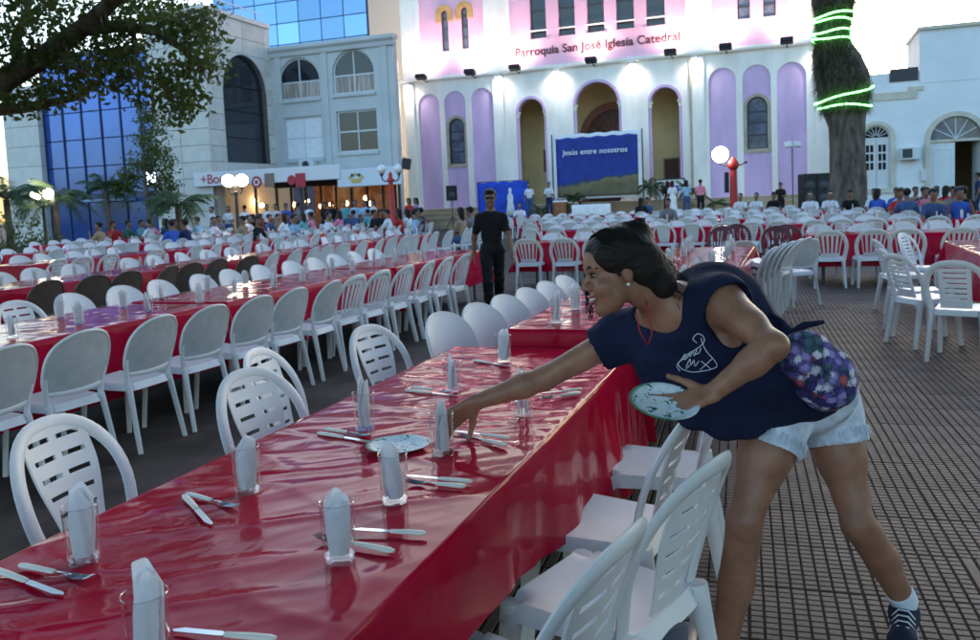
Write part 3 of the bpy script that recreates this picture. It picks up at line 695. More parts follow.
# arched doorway: left leaf closed, right leaf open, fanlight above
x, w, z0, z1 = DO; zi = z1 - w / 2 - .02
b = MB(); b.box(x - w / 2 + .002, x + w / 2 - .002, .05, .25, zi - .06, zi + .05); b.build('transom', m_cream, rb)
m_leaf = mat('white_door_paint', (.66, .70, .72), .5, .4, var=.04, vscale=2)
for s, ang in ((-1, 0), (1, 80)):
    lf = MB(); lf.prism([(0, .05), (.94, .05), (.94, zi - .07), (0, zi - .07)], (), -.025, .025)
    M_ = Matrix.Translation((x - .965, .15, 0)) if s < 0 else Matrix.Translation((x + .965, .15, 0)) @ Matrix.Rotation(R_(180 - ang), 4, 'Z')
    o = lf.build('door_leaf', m_leaf, rb); o.matrix_local = M_
    for zz0, zz1 in ((.25, 1.2), (1.4, 2.85)):
        q = MB(); q.prism([(.12, zz0), (.82, zz0), (.82, zz1), (.12, zz1)], [[(.18, zz0 + .06), (.76, zz0 + .06), (.76, zz1 - .06), (.18, zz1 - .06)]], -.045, -.0255); q.build('moulding', m_leaf, o)
b = MB(); b.prism(arch_pts(x, w - .02, zi + .052, z1 - .01), (), .14, .155); fo = b.build('fanlight', m_glass_blue, rb)
b = MB()
for i in range(1, 6):
    a = math.pi * i / 6; b.tube([(x, .12, zi + .06), (x + .93 * math.cos(a), .12, zi + .06 + .9 * math.sin(a))], .025, 5)
b.build('fanlight_bars', m_leaf, fo)
acb = MB(); acb.cbox(4.28, 5.02, -.48, -.02, 2.42, 2.95, .03); ac = acb.build('air_conditioner', m_alu, rb)
b = MB(); b.prism([(4.34, 2.5), (4.72, 2.5), (4.72, 2.88), (4.34, 2.88)], (), -.492, -.481)
b.build('fan_grille', m_frame, ac)
b = MB(); b.cbox(5.08, 5.3, -.13, -.002, 1.5, 2.0, .015); b.build('meter_box', m_alu, rb)
b = MB(); b.tube([(5.19, -.04, 2.0), (5.19, -.04, 3.1)], .02, 6); b.build('conduit', m_alu, rb)
# ================================================================== chairs (monobloc garden chairs)
m_chair = mat('white_plastic', (.80, .80, .81), .38, .5, var=.08, vscale=5, bump=.05, bscale=140, perobj=.08, detail=9, spread=.2)
translucent(m_chair, (.80, .80, .82), .14)
m_mesh = mat('greyed_plastic', (.50, .51, .52), .55, .4, var=.08, vscale=10, bump=.1, bscale=220, perobj=.08)
m_brown = mat('brown_plastic', (.115, .080, .066), .4, .5, var=.1, vscale=8, perobj=.15)
m_navy = mat('navy_plastic', (.012, .018, .05), .4, .5)
m_maroon = mat('maroon_plastic', (.12, .02, .025), .4, .5, perobj=.15)

def back_y(x, z): return -.185 - (z - .44) * .25 - .22 * max(0, z - .44) ** 2 + .75 * x * x
def loop_pts(n=22, a=.222, zb=.61, zt=.835, x0=.192):
    L = [(x0 + (a - x0) * smoothstep(0, 1, np.float64(i / 5)), .41 + (zb - .41) * i / 5) for i in range(5)]
    A = [(a * math.copysign(abs(math.cos(t)) ** .8, math.cos(t)), zb + (zt - zb) * math.sin(t) ** .9) for t in [math.pi * i / n for i in range(n + 1)]]
    P = L + A + [(-x, z) for x, z in reversed(L)]
    return [Vector((x, back_y(x, z), z)) for x, z in P]
def loop_half(z, a=.222, zb=.61, zt=.835, x0=.192):
    if z < zb: return x0 + (a - x0) * float(smoothstep(0, 1, np.float64((z - .41) / (zb - .41))))
    s = min(1, max(0, (z - zb) / (zt - zb))) ** (1 / .9)
    return a * max(0.0, 1 - s * s) ** .4
def seat_mb(n=14):
    P = np.zeros((n + 1, n + 1, 3))
    for j in range(n + 1):
        for i in range(n + 1):
            u = -1 + 2 * i / n; v = -1 + 2 * j / n
            u2 = math.copysign(abs(u) ** .8, u); v2 = math.copysign(abs(v) ** .8, v)
            w = .205 + .02 * v2 - .012 * (1 if abs(v2) > .9 else 0)
            e = max(abs(u2), abs(v2))
            notch = .018 * (1 if (v2 > .72 and abs(u2) > .72) else 0)
            z = .445 - .014 * (1 - u2 * u2) * (1 - v2 * v2) * 1.4 - .045 * max(0, (e - .9) / .1) ** 1.2 - notch + .008 * v2
            x = u2 * w; y = v2 * .205 + .005
            r = (abs(u2) ** 6 + abs(v2) ** 6) ** (1 / 6)
            k = e / r if r > 1e-6 else 1
            P[j, i] = (x * (k * .35 + .65), y * (k * .35 + .65), z)
    b = MB(); b.panel(P, .006); return b
def legs_mbs(straight=False):
    out = []
    for sx in (-1, 1):
        b = MB(); b.tube([(sx * .178, .178, .435), (sx * .190, .19, .3), (sx * .205, .212, 0)], [.036, .030, .024] if not straight else [.024, .021, .018], 8, hint=(0, 1, 0), flat=(1, .8)); out.append(b)
        b = MB(); b.tube([(sx * .182, -.175, .435), (sx * .19, -.20, .3), (sx * .208, -.255, 0)], [.036, .028, .022] if not straight else [.024, .021, .018], 8, hint=(0, 1, 0), flat=(1, .8)); out.append(b)
    return out
def splat_mb(kind):
    nu, nv = (20, 26); z0, z1 = .455, .828
    P = np.zeros((nv + 1, nu + 1, 3)); mask = np.ones((nv, nu), bool)
    for j in range(nv + 1):
        z = z0 + (z1 - z0) * j / nv
        hw = min(.088 + .05 * float(smoothstep(.45, .72, np.float64(z))), loop_half(z) + .002)
        if kind == 'D': hw = min(.115 + .02 * (z - .45), loop_half(z) + .002)
        if kind == 'E': hw = min(.12 + .06 * (z - .45) / .38, loop_half(z) + .002)
        for i in range(nu + 1):
            x = hw * (-1 + 2 * i / nu); P[j, i] = (x, back_y(x, z) + .004, z)
    for j in range(nv):
        for i in range(nu):
            u = abs(-1 + 2 * (i + .5) / nu)
            if kind == 'A' and .14 < u < .76 and j % 4 == 3 and 2 < j < 25: mask[j, i] = False
            if kind == 'D' and u < .74 and j % 3 == 2 and 2 < j < 24: mask[j, i] = False
            if kind == 'E' and 3 < j < 22 and i % 4 in (1, 2): mask[j, i] = False
    b = MB(); b.panel(P, .007, mask); return b
def solid_back(kind):
    nu, nv = 14, 20; z0 = .47 if kind == 'B' else .505; a = .222
    def hw(z):
        zb = .64
        if z > zb: s = (z - zb) / (.85 - zb); return a * max(0, 1 - s ** 2.6) ** .45
        s = (zb - z) / (zb - z0); return a * (1 - .10 * s * s - (.10 * s ** 8))
    zs = [z0 + (.8495 - z0) * (1 - (1 - j / nv) ** 1.6) for j in range(nv + 1)]
    P = np.zeros((nv + 1, nu + 1, 3))
    for j, z in enumerate(zs):
        for i in range(nu + 1):
            x = hw(z) * (-1 + 2 * i / nu); P[j, i] = (x, back_y(x, z) - .0 + (.004 if kind == 'B' else 0), z)
    b = MB(); b.panel(P, .007)
    rim = [Vector((hw(z), back_y(hw(z), z), z)) for z in zs] + [Vector((-hw(z), back_y(hw(z), z), z)) for z in reversed(zs)]
    low = [Vector((hw(z0) * u, back_y(hw(z0) * u, z0), z0 - .012 * (1 - u * u))) for u in np.linspace(-1, 1, 8)]
    r = MB(); r.tube(rim, .009, 6, cap=True); r.tube(low, .012, 6, hint=(0, 1, 0), flat=(.7, 1.6))
    s = MB()
    ss = []
    for sx in (-1, 1):
        s = MB(); s.tube([(sx * .18, -.17, .42), (sx * .19, back_y(.19, .5), .5), (sx * .205, back_y(.205, .60), .60)], [.022, .018, .012], 6, hint=(0, 1, 0), flat=(.7, 1.1)); ss.append(s)
    return b, r, ss
def chair_parts(kind, m, mpanel=None):
    parts = [('seat', seat_mb().mesh('chair_seat', m, 50))]
    for b in legs_mbs(kind == 'C'): parts.append(('leg', b.mesh('chair_leg', m, 50)))
    if kind in 'ADE':
        b = MB(); b.tube(loop_pts(), 1.0, 10, hint=(0, 1, .25), flat=(.011, .027)); parts.append(('back_frame', b.mesh('chair_loop', m, 60)))
        parts.append(('slotted_back', splat_mb(kind).mesh('chair_splat', m, 40)))
    else:
        a, r, s = solid_back(kind)
        parts.append(('backrest', a.mesh('chair_back', mpanel or m, 40))); parts.append(('back_rim', r.mesh('chair_rim', m, 60))); parts.extend([('back_post', q.mesh('chair_post', m, 60)) for q in s])
    return parts
CH = {'A': chair_parts('A', m_chair), 'B': chair_parts('B', m_chair), 'C': chair_parts('C', m_chair, m_mesh), 'D': chair_parts('D', m_chair), 'E': chair_parts('E', m_chair),
      'N': chair_parts('B', m_brown), 'K': chair_parts('A', m_brown), 'V': chair_parts('B', m_navy), 'M': chair_parts('E', m_maroon)}
def far_chair(m, solid):
    b = MB()
    b.box(-.21, .21, -.2, .21, .405, .445)
    for sx in (-1, 1):
        b.tube([(sx * .18, .18, .42), (sx * .205, .21, 0)], [.034, .024], 4); b.tube([(sx * .185, -.18, .42), (sx * .205, -.25, 0)], [.034, .024], 4)
    L = loop_pts(10); b.tube(L, 1.0, 4, hint=(0, 1, .25), flat=(.012, .03))
    P = [[(x, back_y(x, z), z) for x in [hw * u for u in (-1, -.4, .4, 1)]] for z, hw in ((.48, .195 if solid else .09), (.6, .215 if solid else .115), (.7, .205 if solid else .13), (.78, .16 if solid else .13), (.825, .06))]
    b.panel(P, .008)
    return b.mesh('far_chair', m, 45)
FARC = {'A': far_chair(m_chair, False), 'B': far_chair(m_chair, True), 'N': far_chair(m_brown, True), 'M': far_chair(m_maroon, True)}
NCH = 0; FAR_BOXES = []
def chair(kind, x, y, face, label, group=None, z=0.0, tilt=0.0):
    """face: heading in degrees, 0 = towards +Y, 90 = towards -X"""
    global NCH; NCH += 1
    rz = R_(face); nm = 'dark_plastic_chair' if kind in 'NKVM' else 'plastic_chair'
    if PX((x, y, .5))[2] > 17 or kind == 'f':
        o = link(nm, FARC[{'C': 'B', 'D': 'A', 'E': 'A', 'K': 'N', 'V': 'N'}.get(kind, kind)]); o.location = (x, y, z); o.rotation_euler = (0, 0, rz)
        return tag(o, label, 'chair', group)
    t = thing(nm, label, 'chair', (x, y, z), rz, group); t.rotation_euler = (tilt, 0, rz)
    for n, me in CH[kind]: link(n, me, t)
    return t

# ================================================================== tables with red plastic cloths
def cloth_mat():
    m = mat('red_plastic_film', (.42, .005, .030), .09, .07, var=.10, vscale=3, coat=.0)
    nt = m.node_tree; b = nt.nodes['Principled BSDF']
    tc = nt.nodes.new('ShaderNodeTexCoord'); mp = nt.nodes.new('ShaderNodeMapping'); mp.inputs['Scale'].default_value = (1, .35, .35); mp.inputs['Rotation'].default_value = (0, 0, .5)
    n = nt.nodes.new('ShaderNodeTexNoise'); n.inputs['Scale'].default_value = 14; n.inputs['Detail'].default_value = 4; n.inputs['Distortion'].default_value = 1.2
    nt.links.new(tc.outputs['Object'], mp.inputs[0]); nt.links.new(mp.outputs[0], n.inputs['Vector'])
    bp = nt.nodes.new('ShaderNodeBump'); bp.inputs['Strength'].default_value = .045; bp.inputs['Distance'].default_value = .02
    nt.links.new(n.outputs[0], bp.inputs['Height']); nt.links.new(bp.outputs[0], b.inputs['Normal']); nt.links.new(bp.outputs[0], b.inputs['Coat Normal'])
    return m
m_film = cloth_mat()
m_board = mat('table_board', (.30, .22, .14), .7, .3, var=.15, vscale=4)
m_trestle = mat('trestle_metal', (.10, .10, .11), .5, .4, metal=.6)
def ridged(x, y, s, ax, ay, rot):
    c, sn = math.cos(rot), math.sin(rot); u, v = x * c + y * sn, -x * sn + y * c
    n = noise.noise(Vector((u * ax + s, v * ay, s * 1.7)) + .35 * Vector((noise.noise(Vector((x * 2, y * 2, s))), noise.noise(Vector((y * 2, x * 2, s + 9))), 0)))
    return max(0.0, 1 - abs(n) * 3.2) ** 2
def wrinkle(x, y, s):
    m1 = .5 + .8 * noise.noise(Vector((x * 1.1, y * 1.1, s + 3))); m2 = .5 + .8 * noise.noise(Vector((x * 1.3, y * 1.3, s + 7)))
    z = .008 * max(0, m1) * ridged(x, y, s, 1.1, 6.0, .60) + .007 * max(0, m2) * ridged(x, y, s + 11, 1.0, 5.0, -.30) + .006 * ridged(x, y, s + 5, 5, .8, .20) * max(0, 1 - m1)
    z += .0022 * ridged(x, y, s + 21, 1.4, 11, .55) * max(0, m2 - .35) * 2 + .0018 * ridged(x, y, s + 31, 1.6, 13, .9) * max(0, m1 - .35) * 2
    return z + .005 * noise.noise(Vector((x * 2.2, y * 2.2, s)))
def cloth(name, x0, x1, y0, y1, h, drop, seed, res, label, group=None, hem=None, amp=.03, ends=(1, 1), fold=1.0):
    ox, oy = (x0 + x1) / 2, (y0 + y1) / 2
    def axis(a, b, d0, d1):
        L = list(np.arange(a - d0, a - .03, res)) + list(np.linspace(a - .03, a + .03, 7)) + list(np.arange(a + .03 + res, b - .03, res)) + list(np.linspace(b - .03, b + .03, 7)) + list(np.arange(b + .03 + res, b + d1 + res * .5, res))
        return L
    X = axis(x0, x1, drop, drop); Y = axis(y0, y1, drop * ends[0], drop * ends[1])
    Rr = .014; vs = []
    for yv in Y:
        for xv in X:
            ax = max(0, x0 - xv, xv - x1); ay = max(0, y0 - yv, yv - y1)
            sx = -1 if xv < x0 else 1; sy = -1 if yv < y0 else 1
            cx, cy = min(max(xv, x0), x1), min(max(yv, y0), y1)
            r = math.hypot(ax, ay)
            if r == 0:
                ed = min(1, min(xv - x0, x1 - xv, (yv - y0) if ends[0] else 9, (y1 - yv) if ends[1] else 9) / .05)
                vs.append((xv, yv, h + .004 + wrinkle(xv, yv, seed) * (.35 + .65 * ed) * fold))
            else:
                r = min(r, drop); s = cx if ay > ax else cy
                if hem: r *= hem(s) / drop if ax >= ay else 1
                px, py = ax / math.hypot(ax, ay) * sx, ay / math.hypot(ax, ay) * sy
                corner = 2 * abs(px * py)
                d = r / drop
                rip = noise.noise(Vector((s * 2.2, seed * 3.1, d * .5))) + .55 * noise.noise(Vector((s * 6 + d * 1.2, seed, 2)))
                out = (1 - math.exp(-r / .02)) * Rr + amp * (.15 + d) * (rip + .5) * d ** .7 + corner * .16 * d + .03 * d
                z = h + .004 + wrinkle(cx, cy, seed) * .35 * fold * math.exp(-r / .03) - max(0, r - .006)
                vs.append((cx + px * out, cy + py * out, z))
    nx, ny = len(X), len(Y)
    fs = [(j * nx + i, j * nx + i + 1, (j + 1) * nx + i + 1, (j + 1) * nx + i) for j in range(ny - 1) for i in range(nx - 1)]
    b = MB(); b.add([(p[0] - ox, p[1] - oy, p[2]) for p in vs], fs)
    o = b.build(name, m_film, None, True, fix=False); o.location = (ox, oy, 0)
    return tag(o, label, 'tablecloth', group)
def table(x0, x1, y0, y1, h, label, group=None):
    cx, cy = (x0 + x1) / 2, (y0 + y1) / 2; w, l = (x1 - x0) / 2, (y1 - y0) / 2
    t = thing('trestle_table', label, 'table', (cx, cy, 0), 0, group)
    b = MB(); b.box(-w + .004, w - .004, -l + .004, l - .004, h - .03, h - .001); b.build('tabletop', m_board, t)
    long_y = l >= w
    for s in (-1, 1):
        for q in (-1, 1):
            p = (q * (w - .1), s * (l - .25)) if long_y else (s * (w - .25), q * (l - .1))
            b = MB(); b.tube([(p[0], p[1], h - .031), (p[0], p[1] + (.06 * s if long_y else 0), 0)], .018, 8); b.build('leg', m_trestle, t)
    return t

TG = 'long tables under red plastic'
# front table and its raised continuation
table(-1.65, -.74, .35, 3.97, .75, 'front trestle table hidden under glossy red plastic cloth', TG)
def hem1(y): return .18 + .29 * float(smoothstep(1.2, 3.7, np.float64(y))) + .03 * math.sin(y * 5)
cloth('tablecloth', -1.65, -.74, .35, 3.97, .75, .46, 1.3, .0125, 'glossy wrinkled red plastic cloth on the front table', 'red plastic cloths', hem=lambda y: .22 + .24 * float(smoothstep(1.3, 3.6, np.float64(y))), amp=.06, ends=(1, .12), fold=.7)
table(-1.40, -.50, 4.06, 7.2, .83, 'second trestle table behind the front one, standing slightly higher', TG)
cloth('tablecloth', -1.40, -.50, 4.06, 7.2, .83, .45, 4.4, .022, 'red plastic cloth on the higher table just beyond the front table', 'red plastic cloths', ends=(.25, .5), amp=.02)
table(-1.36, -.46, 7.35, 10.6, .80, 'third trestle table in line behind the front table', TG)
cloth('tablecloth', -1.36, -.46, 7.35, 10.6, .80, .42, 6.2, .04, 'red plastic cloth on the third table in line behind the front one', 'red plastic cloths')

cg = 'white chairs at the front table'
A_ = 90   # facing -X ; -90 faces +X
for k, (kind, x, y, f) in enumerate((('A', -1.98, 2.05, -84), ('A', -1.80, 2.78, -97), ('A', -2.05, 3.30, -80), ('A', -1.86, 3.92, -99), ('B', -1.66, 4.42, -104), ('B', -1.60, 4.83, -105), ('B', -1.57, 5.26, -105), ('B', -1.54, 5.70, -103), ('B', -1.52, 6.15, -102), ('B', -1.50, 6.62, -100))):
    chair(kind, x, y, f, ('white slotted-back chair, %s from the near end, left of the front table' if kind == 'A' else 'white oval-back chair, %s from the near end, left of the front table line') % ordw(k + 1), cg)
chair('A', -.62, 1.62, 78, 'white chair nearest the camera on the right side of the front table', cg)
chair('A', -.49, 2.14, 72, "white chair, second from the camera, right of the front table", cg)
chair('A', -.60, 2.64, 84, 'white chair whose curved back frame rises under the held plate', cg)
chair('A', -.52, 3.26, 95, 'white chair mostly hidden behind the woman and the plate', cg)
chair('V', -.47, 1.16, 88, 'dark navy chair whose rim just shows at the bottom edge', None)

# second long table (left of the front table)
T2x = (-5.40, -4.42)
for k, (a, c) in enumerate(((2.6, 5.6), (5.75, 8.75), (8.9, 11.9))):
    table(*T2x, a, c, .75, '%s trestle table from the near end of the left row beside the front table' % ordw(k + 1), TG)
    cloth('tablecloth', *T2x, a, c, .75, .5, 9 + k, .028 if k < 2 else .05, 'red plastic cloth, %s from the near end of the row left of the front table' % ordw(k + 1), 'red plastic cloths')
c2 = 'chairs along the second row'
for k in range(13):
    kind = 'C' if k < 7 else 'E'
    chair(kind, -4.14 + random.uniform(-.03, .03), 3.22 + k * .535 + random.uniform(-.03, .03), 90 + random.uniform(-5, 5), 'white %s chair, %s from the near end, right side of second row' % ('broad grey-backed' if k < 7 else 'slatted', ordw(k + 1)), c2)
for k in range(12):
    chair('A' if k == 0 else 'B', -5.62 + random.uniform(-.04, .03), 5.0 + k * .56, -90 + random.uniform(-6, 6), 'white chair, %s from the near end, far side of the second row' % ordw(k + 1), c2)

# further long rows to the left
names = ['third', 'fourth', 'fifth', 'sixth']
FC = MB(); tot = 0
for r, (xr, ya, yb, kr, kl) in enumerate(((-8.05, 6.2, 20.6, 'N', 'B'), (-11.9, 10.4, 26.0, 'A', 'B'), (-15.7, 14.0, 29.6, 'B', 'A'), (-19.8, 18.4, 31.6, 'B', 'B'))):
    n = int((yb - ya) / 3.05)
    for k in range(n):
        a = ya + k * 3.05
        table(xr - .95, xr, a, a + 2.95, .75, 'trestle table, %s from the near end of the %s long row' % (ordw(k + 1), names[r]), TG)
        cloth('tablecloth', xr - .95, xr, a, a + 2.95, .75, .5, 20 + r * 7 + k, .07, 'red plastic cloth, %s from the near end of the %s long row' % (ordw(k + 1), names[r]), 'red plastic cloths')
    k = 0; y = ya
    while y < yb - .3:
        for side in (0, 1):
            x = xr + .32 if side == 0 else xr - 1.27
            kind = kr if side == 0 else kl
            if kind == 'N' and k > 7: kind = 'B'
            if random.random() < .06: continue
            p = (x + random.uniform(-.08, .08), y + random.uniform(-.05, .05), .6)
            if not inframe(p, 25): continue
            chair(kind, p[0], p[1], (90 if side == 0 else -90) + random.uniform(-12, 12), '%s chair, %s along the %s side of the %s long row of tables' % ('dark brown' if kind == 'N' else 'white', ordw(k + 1), 'near' if side == 0 else 'far', names[r]), 'chairs along the %s row' % names[r])
        y += .58; k += 1

# cross rows of tables in front of the stage and to the right
def cross_row(r, y, xa, xb, nearkind, farkind, skip=()):
    n = max(1, int((xb - xa) / 2.0)); L = (xb - xa) / n
    rn = ['first', 'second', 'third', 'fourth', 'fifth', 'sixth'][r]
    for k in range(n):
        a = xa + k * L
        table(a + .02, a + L - .02, y, y + .85, .75, 'cross table, %s from the left in the %s row towards the stage' % (ordw(k + 1), rn), TG)
        cloth('tablecloth', a + .02, a + L - .02, y, y + .85, .75, .48, 60 + r * 9 + k, .07, 'red cloth on cross table, %s from the left in the %s row towards the stage' % (ordw(k + 1), rn), 'red plastic cloths')
    x = xa + .3; k = 0
    while x < xb - .2:
        for side in (0, 1):
            if (side, k) in skip: continue
            xx = x + random.uniform(-.06, .06); yy = (y - .24 if side == 0 else y + 1.1) + random.uniform(-.07, .07)
            if not inframe((xx, yy, .6), 20) or random.random() < .05: continue
            chair(nearkind if side == 0 else farkind, xx, yy, (0 if side == 0 else 180) + random.uniform(-12, 12), 'white chair, %s from the left on the %s side of the %s cross row' % (ordw(k + 1), 'near' if side == 0 else 'stage', rn), 'chairs along the cross rows')
        x += .56; k += 1
cross_row(0, 13.4, -4.35, -2.2, 'E', 'B')
cross_row(1, 13.6, .15, 2.9, 'E', 'B')
cross_row(2, 17.8, -5.6, 3.6, 'A', 'B')
cross_row(3, 21.6, -6.8, 4.2, 'B', 'A')
cross_row(4, 25.8, -8.2, 4.6, 'A', 'B')
cross_row(5, 30.6, -10.5, .2, 'B', 'A')

# right-hand table with slatted chairs
table(1.75, 2.65, 7.4, 11.6, .75, 'trestle table at the right edge under a red cloth', TG)
cloth('tablecloth', 1.75, 2.65, 7.4, 11.6, .75, .48, 71, .03, 'red plastic cloth on the table at the right edge', 'red plastic cloths')
for k, (kind, x, y, f) in enumerate((('D', 1.30, 7.85, -20), ('D', 1.12, 8.55, -60), ('D', 1.12, 9.15, -85), ('D', 1.18, 10.7, -80), ('D', 1.55, 11.6, -120))):
    chair(kind, x, y, f, 'white slatted chair, %s from the near corner of the right-hand table' % ordw(k + 1), 'slatted chairs at the right-hand table')
for k in range(5): chair('A', 2.98, 7.9 + k * .62, 90 + random.uniform(-8, 8), 'white chair, %s along the far side of the right-hand table' % ordw(k + 1), 'slatted chairs at the right-hand table')
# loose chairs and a stack in the middle right
chair('C', -.72, 11.25, 22, 'single white grey-backed chair standing behind the chair stack', None)
chair('C', -.02, 11.3, 40, 'single white chair right of the leaning stack of chairs', None)
for k in range(5): chair('B', -.50 + k * .03, 9.75 + k * .01, 74, 'white chair, %s from the bottom of the leaning stack' % ordw(k + 1), 'stacked white chairs', z=.002 + k * .058, tilt=.075 * k)
for k, (x, y, f) in enumerate(((-1.3, 15.2, 160), (-.95, 15.9, 190), (-.32, 14.6, 170), (-.02, 15.1, 200))):
    chair('M', x, y, f, 'dark maroon chair, %s from the left among the white ones before the stage' % ordw(k + 1), 'maroon chairs')
print('CHAIRS', NCH)

# ================================================================== place settings
m_gl = mat('drinking_glass', (.97, .98, 1), .02, trans=1.0, ior=1.45)
m_nap = mat('paper_napkin', (.86, .87, .89), .9, .15, var=.04, vscale=30, bump=.15, bscale=120)
translucent(m_nap, (.86, .87, .90), .45)
m_steel = mat('steel', (.55, .56, .58), .22, .5, metal=1.0)
m_ivory = mat('ivory_handle', (.76, .72, .64), .35, .5)
def glass_mesh():
    b = MB(); b.lathe([(.001, .003), (.030, .003), (.0315, .0), (.0325, .002), (.0368, .126)], 28, capend=False); b.lathe([(.0368, .1250), (.0377, .1262), (.0368, .1274), (.0359, .1262), (.0368, .1250)], 28, capend=False); b.lathe([(.001, .013), (.0325, .013)], 28, capend=False)
    return b.mesh('glass', m_gl, 60)
def thin_glass(m):
    nt = m.node_tree; nt.nodes.remove(nt.nodes['Principled BSDF']); out = nt.nodes['Material Output']
    t = nt.nodes.new('ShaderNodeBsdfTransparent'); t.inputs[0].default_value = (.93, .95, .96, 1); g = nt.nodes.new('ShaderNodeBsdfGlossy'); g.inputs['Roughness'].default_value = .03
    lf = nt.nodes.new('ShaderNodeLayerWeight'); lf.inputs[0].default_value = .5; pw = nt.nodes.new('ShaderNodeMath'); pw.operation = 'POWER'; pw.inputs[1].default_value = 2.6; nt.links.new(lf.outputs['Facing'], pw.inputs[0])
    lw = nt.nodes.new('ShaderNodeMath'); lw.operation = 'MULTIPLY_ADD'; lw.inputs[1].default_value = .85; lw.inputs[2].default_value = .06; nt.links.new(pw.outputs[0], lw.inputs[0]); mx = nt.nodes.new('ShaderNodeMixShader')
    nt.links.new(lw.outputs[0], mx.inputs[0]); nt.links.new(t.outputs[0], mx.inputs[1]); nt.links.new(g.outputs[0], mx.inputs[2]); nt.links.new(mx.outputs[0], out.inputs[0])
thin_glass(m_gl)
GLM = glass_mesh()
def napkin_mesh(seed):
    rnd = random.Random(seed); b = MB(); H = rnd.uniform(.132, .166)
    def leaf(w0, w1, slant, peak, y0, curve, h, lean):
        nu, nv = 10, 12; P = np.zeros((nv + 1, nu + 1, 3))
        for j in range(nv + 1):
            t = j / nv
            for i in range(nu + 1):
                u = -1 + 2 * i / nu; w = w0 + (w1 - w0) * min(1, t * 1.3)
                top = h * (1 + slant * u - peak * abs(u - slant * .8) ** 1.3)
                x = u * w * (1 - .10 * t ** 3) + lean * t; y = y0 * (1 - .55 * t) + curve * (1 - u * u) * (1 - .4 * t) + .0016 * math.sin(5 * u + 7 * t + seed)
                P[j, i] = (x, y, .016 + top * t)
        b.panel(P, .0012)
    ln = rnd.uniform(-.006, .006)
    leaf(.021, .029, rnd.uniform(-.10, .10), rnd.uniform(.12, .26), .010, .007, H, ln)
    leaf(.020, .027, rnd.uniform(-.22, .22), rnd.uniform(.16, .30), -.008, -.011, H * rnd.uniform(.82, .96), ln)
    leaf(.018, .024, rnd.uniform(-.2, .2), rnd.uniform(.2, .34), -.011, -.008, H * rnd.uniform(.62, .8), ln)
    leaf(.018, .026, rnd.uniform(-.1, .1), rnd.uniform(.1, .3), .002, .002, H * .93, ln)
    return b.mesh('napkin', m_nap, 40)
NAPM = [napkin_mesh(s) for s in range(9)]
GH = .7565
def setting(p, rot, who, zt=GH, napk=0, glass=True, tilt=(0, 0)):
    if glass:
        g = link('drinking_glass', GLM); g.location = (p.x, p.y, zt); tag(g, 'clear glass ' + who, 'glass', 'glasses on the tables')
    o = link('napkin', NAPM[napk % 9]); o.location = (p.x, p.y, zt); o.rotation_euler = (tilt[0], tilt[1], rot); tag(o, 'white folded napkin ' + who, 'napkin', 'napkins on the tables')
LS = [(84, 562), (248, 493), (365, 430), (453, 392), (504, 362)]
RS = [(150, 667), (340, 560), (395, 503), (443, 455), (523, 416)]
for k, (x, y) in enumerate(LS): setting(G(x, y, GH), R_(20 + 35 * k), '%s from the near end, far side of front table' % ordw(k + 1), napk=k)
for k, (x, y) in enumerate(RS): setting(G(x, y, GH), R_(10 + 25 * k), ('%s from the near end, near side of front table' % ordw(k + 1)) if k != 3 else "at the woman's outstretched hand", napk=k + 2)
def cutlery(kind, tip, end, label, h=GH + .005):
    a, c = G(*tip, h), G(*end, h); d = (a - c); L = d.length; t = thing('table_' + kind, label, kind, (c.x, c.y, h), math.atan2(d.y, d.x))
    s = max(.8, min(1.25, L / .205))
    b = MB(); b.tube([(0, 0, .004), (.012 * s, 0, .004), (.05 * s, 0, .0045), (.095 * s, 0, .004), (.1 * s, 0, .004)], [.006, .0095, .009, .0075, .005], 8, hint=(0, 0, 1), flat=(.62, 1)); b.build('handle', m_ivory, t, True)
    b = MB()
    if kind == 'knife':
        b.prism([(.098 * s, -.005), (.11 * s, -.009), (.185 * s, -.010), (.205 * s, -.002), (.198 * s, .005), (.11 * s, .0065), (.098 * s, .005)], (), .0030, .0046, 'XY'); b.build('blade', m_steel, t)
    else:
        b.tube([(.097 * s, 0, .004), (.125 * s, 0, .006), (.145 * s, 0, .003)], [.004, .0028, .005], 6, hint=(0, 0, 1), flat=(.5, 1)); b.build('neck', m_steel, t, True)
        for q in range(4):
            b = MB(); yy = -.0095 + q * .0063; b.tube([(.142 * s, yy * .7, .0035), (.16 * s, yy, .0015), (.188 * s, yy, .005), (.2 * s, yy * .95, .009)], [.0026, .0022, .0018, .001], 5); b.build('tine', m_steel, t)
    return t
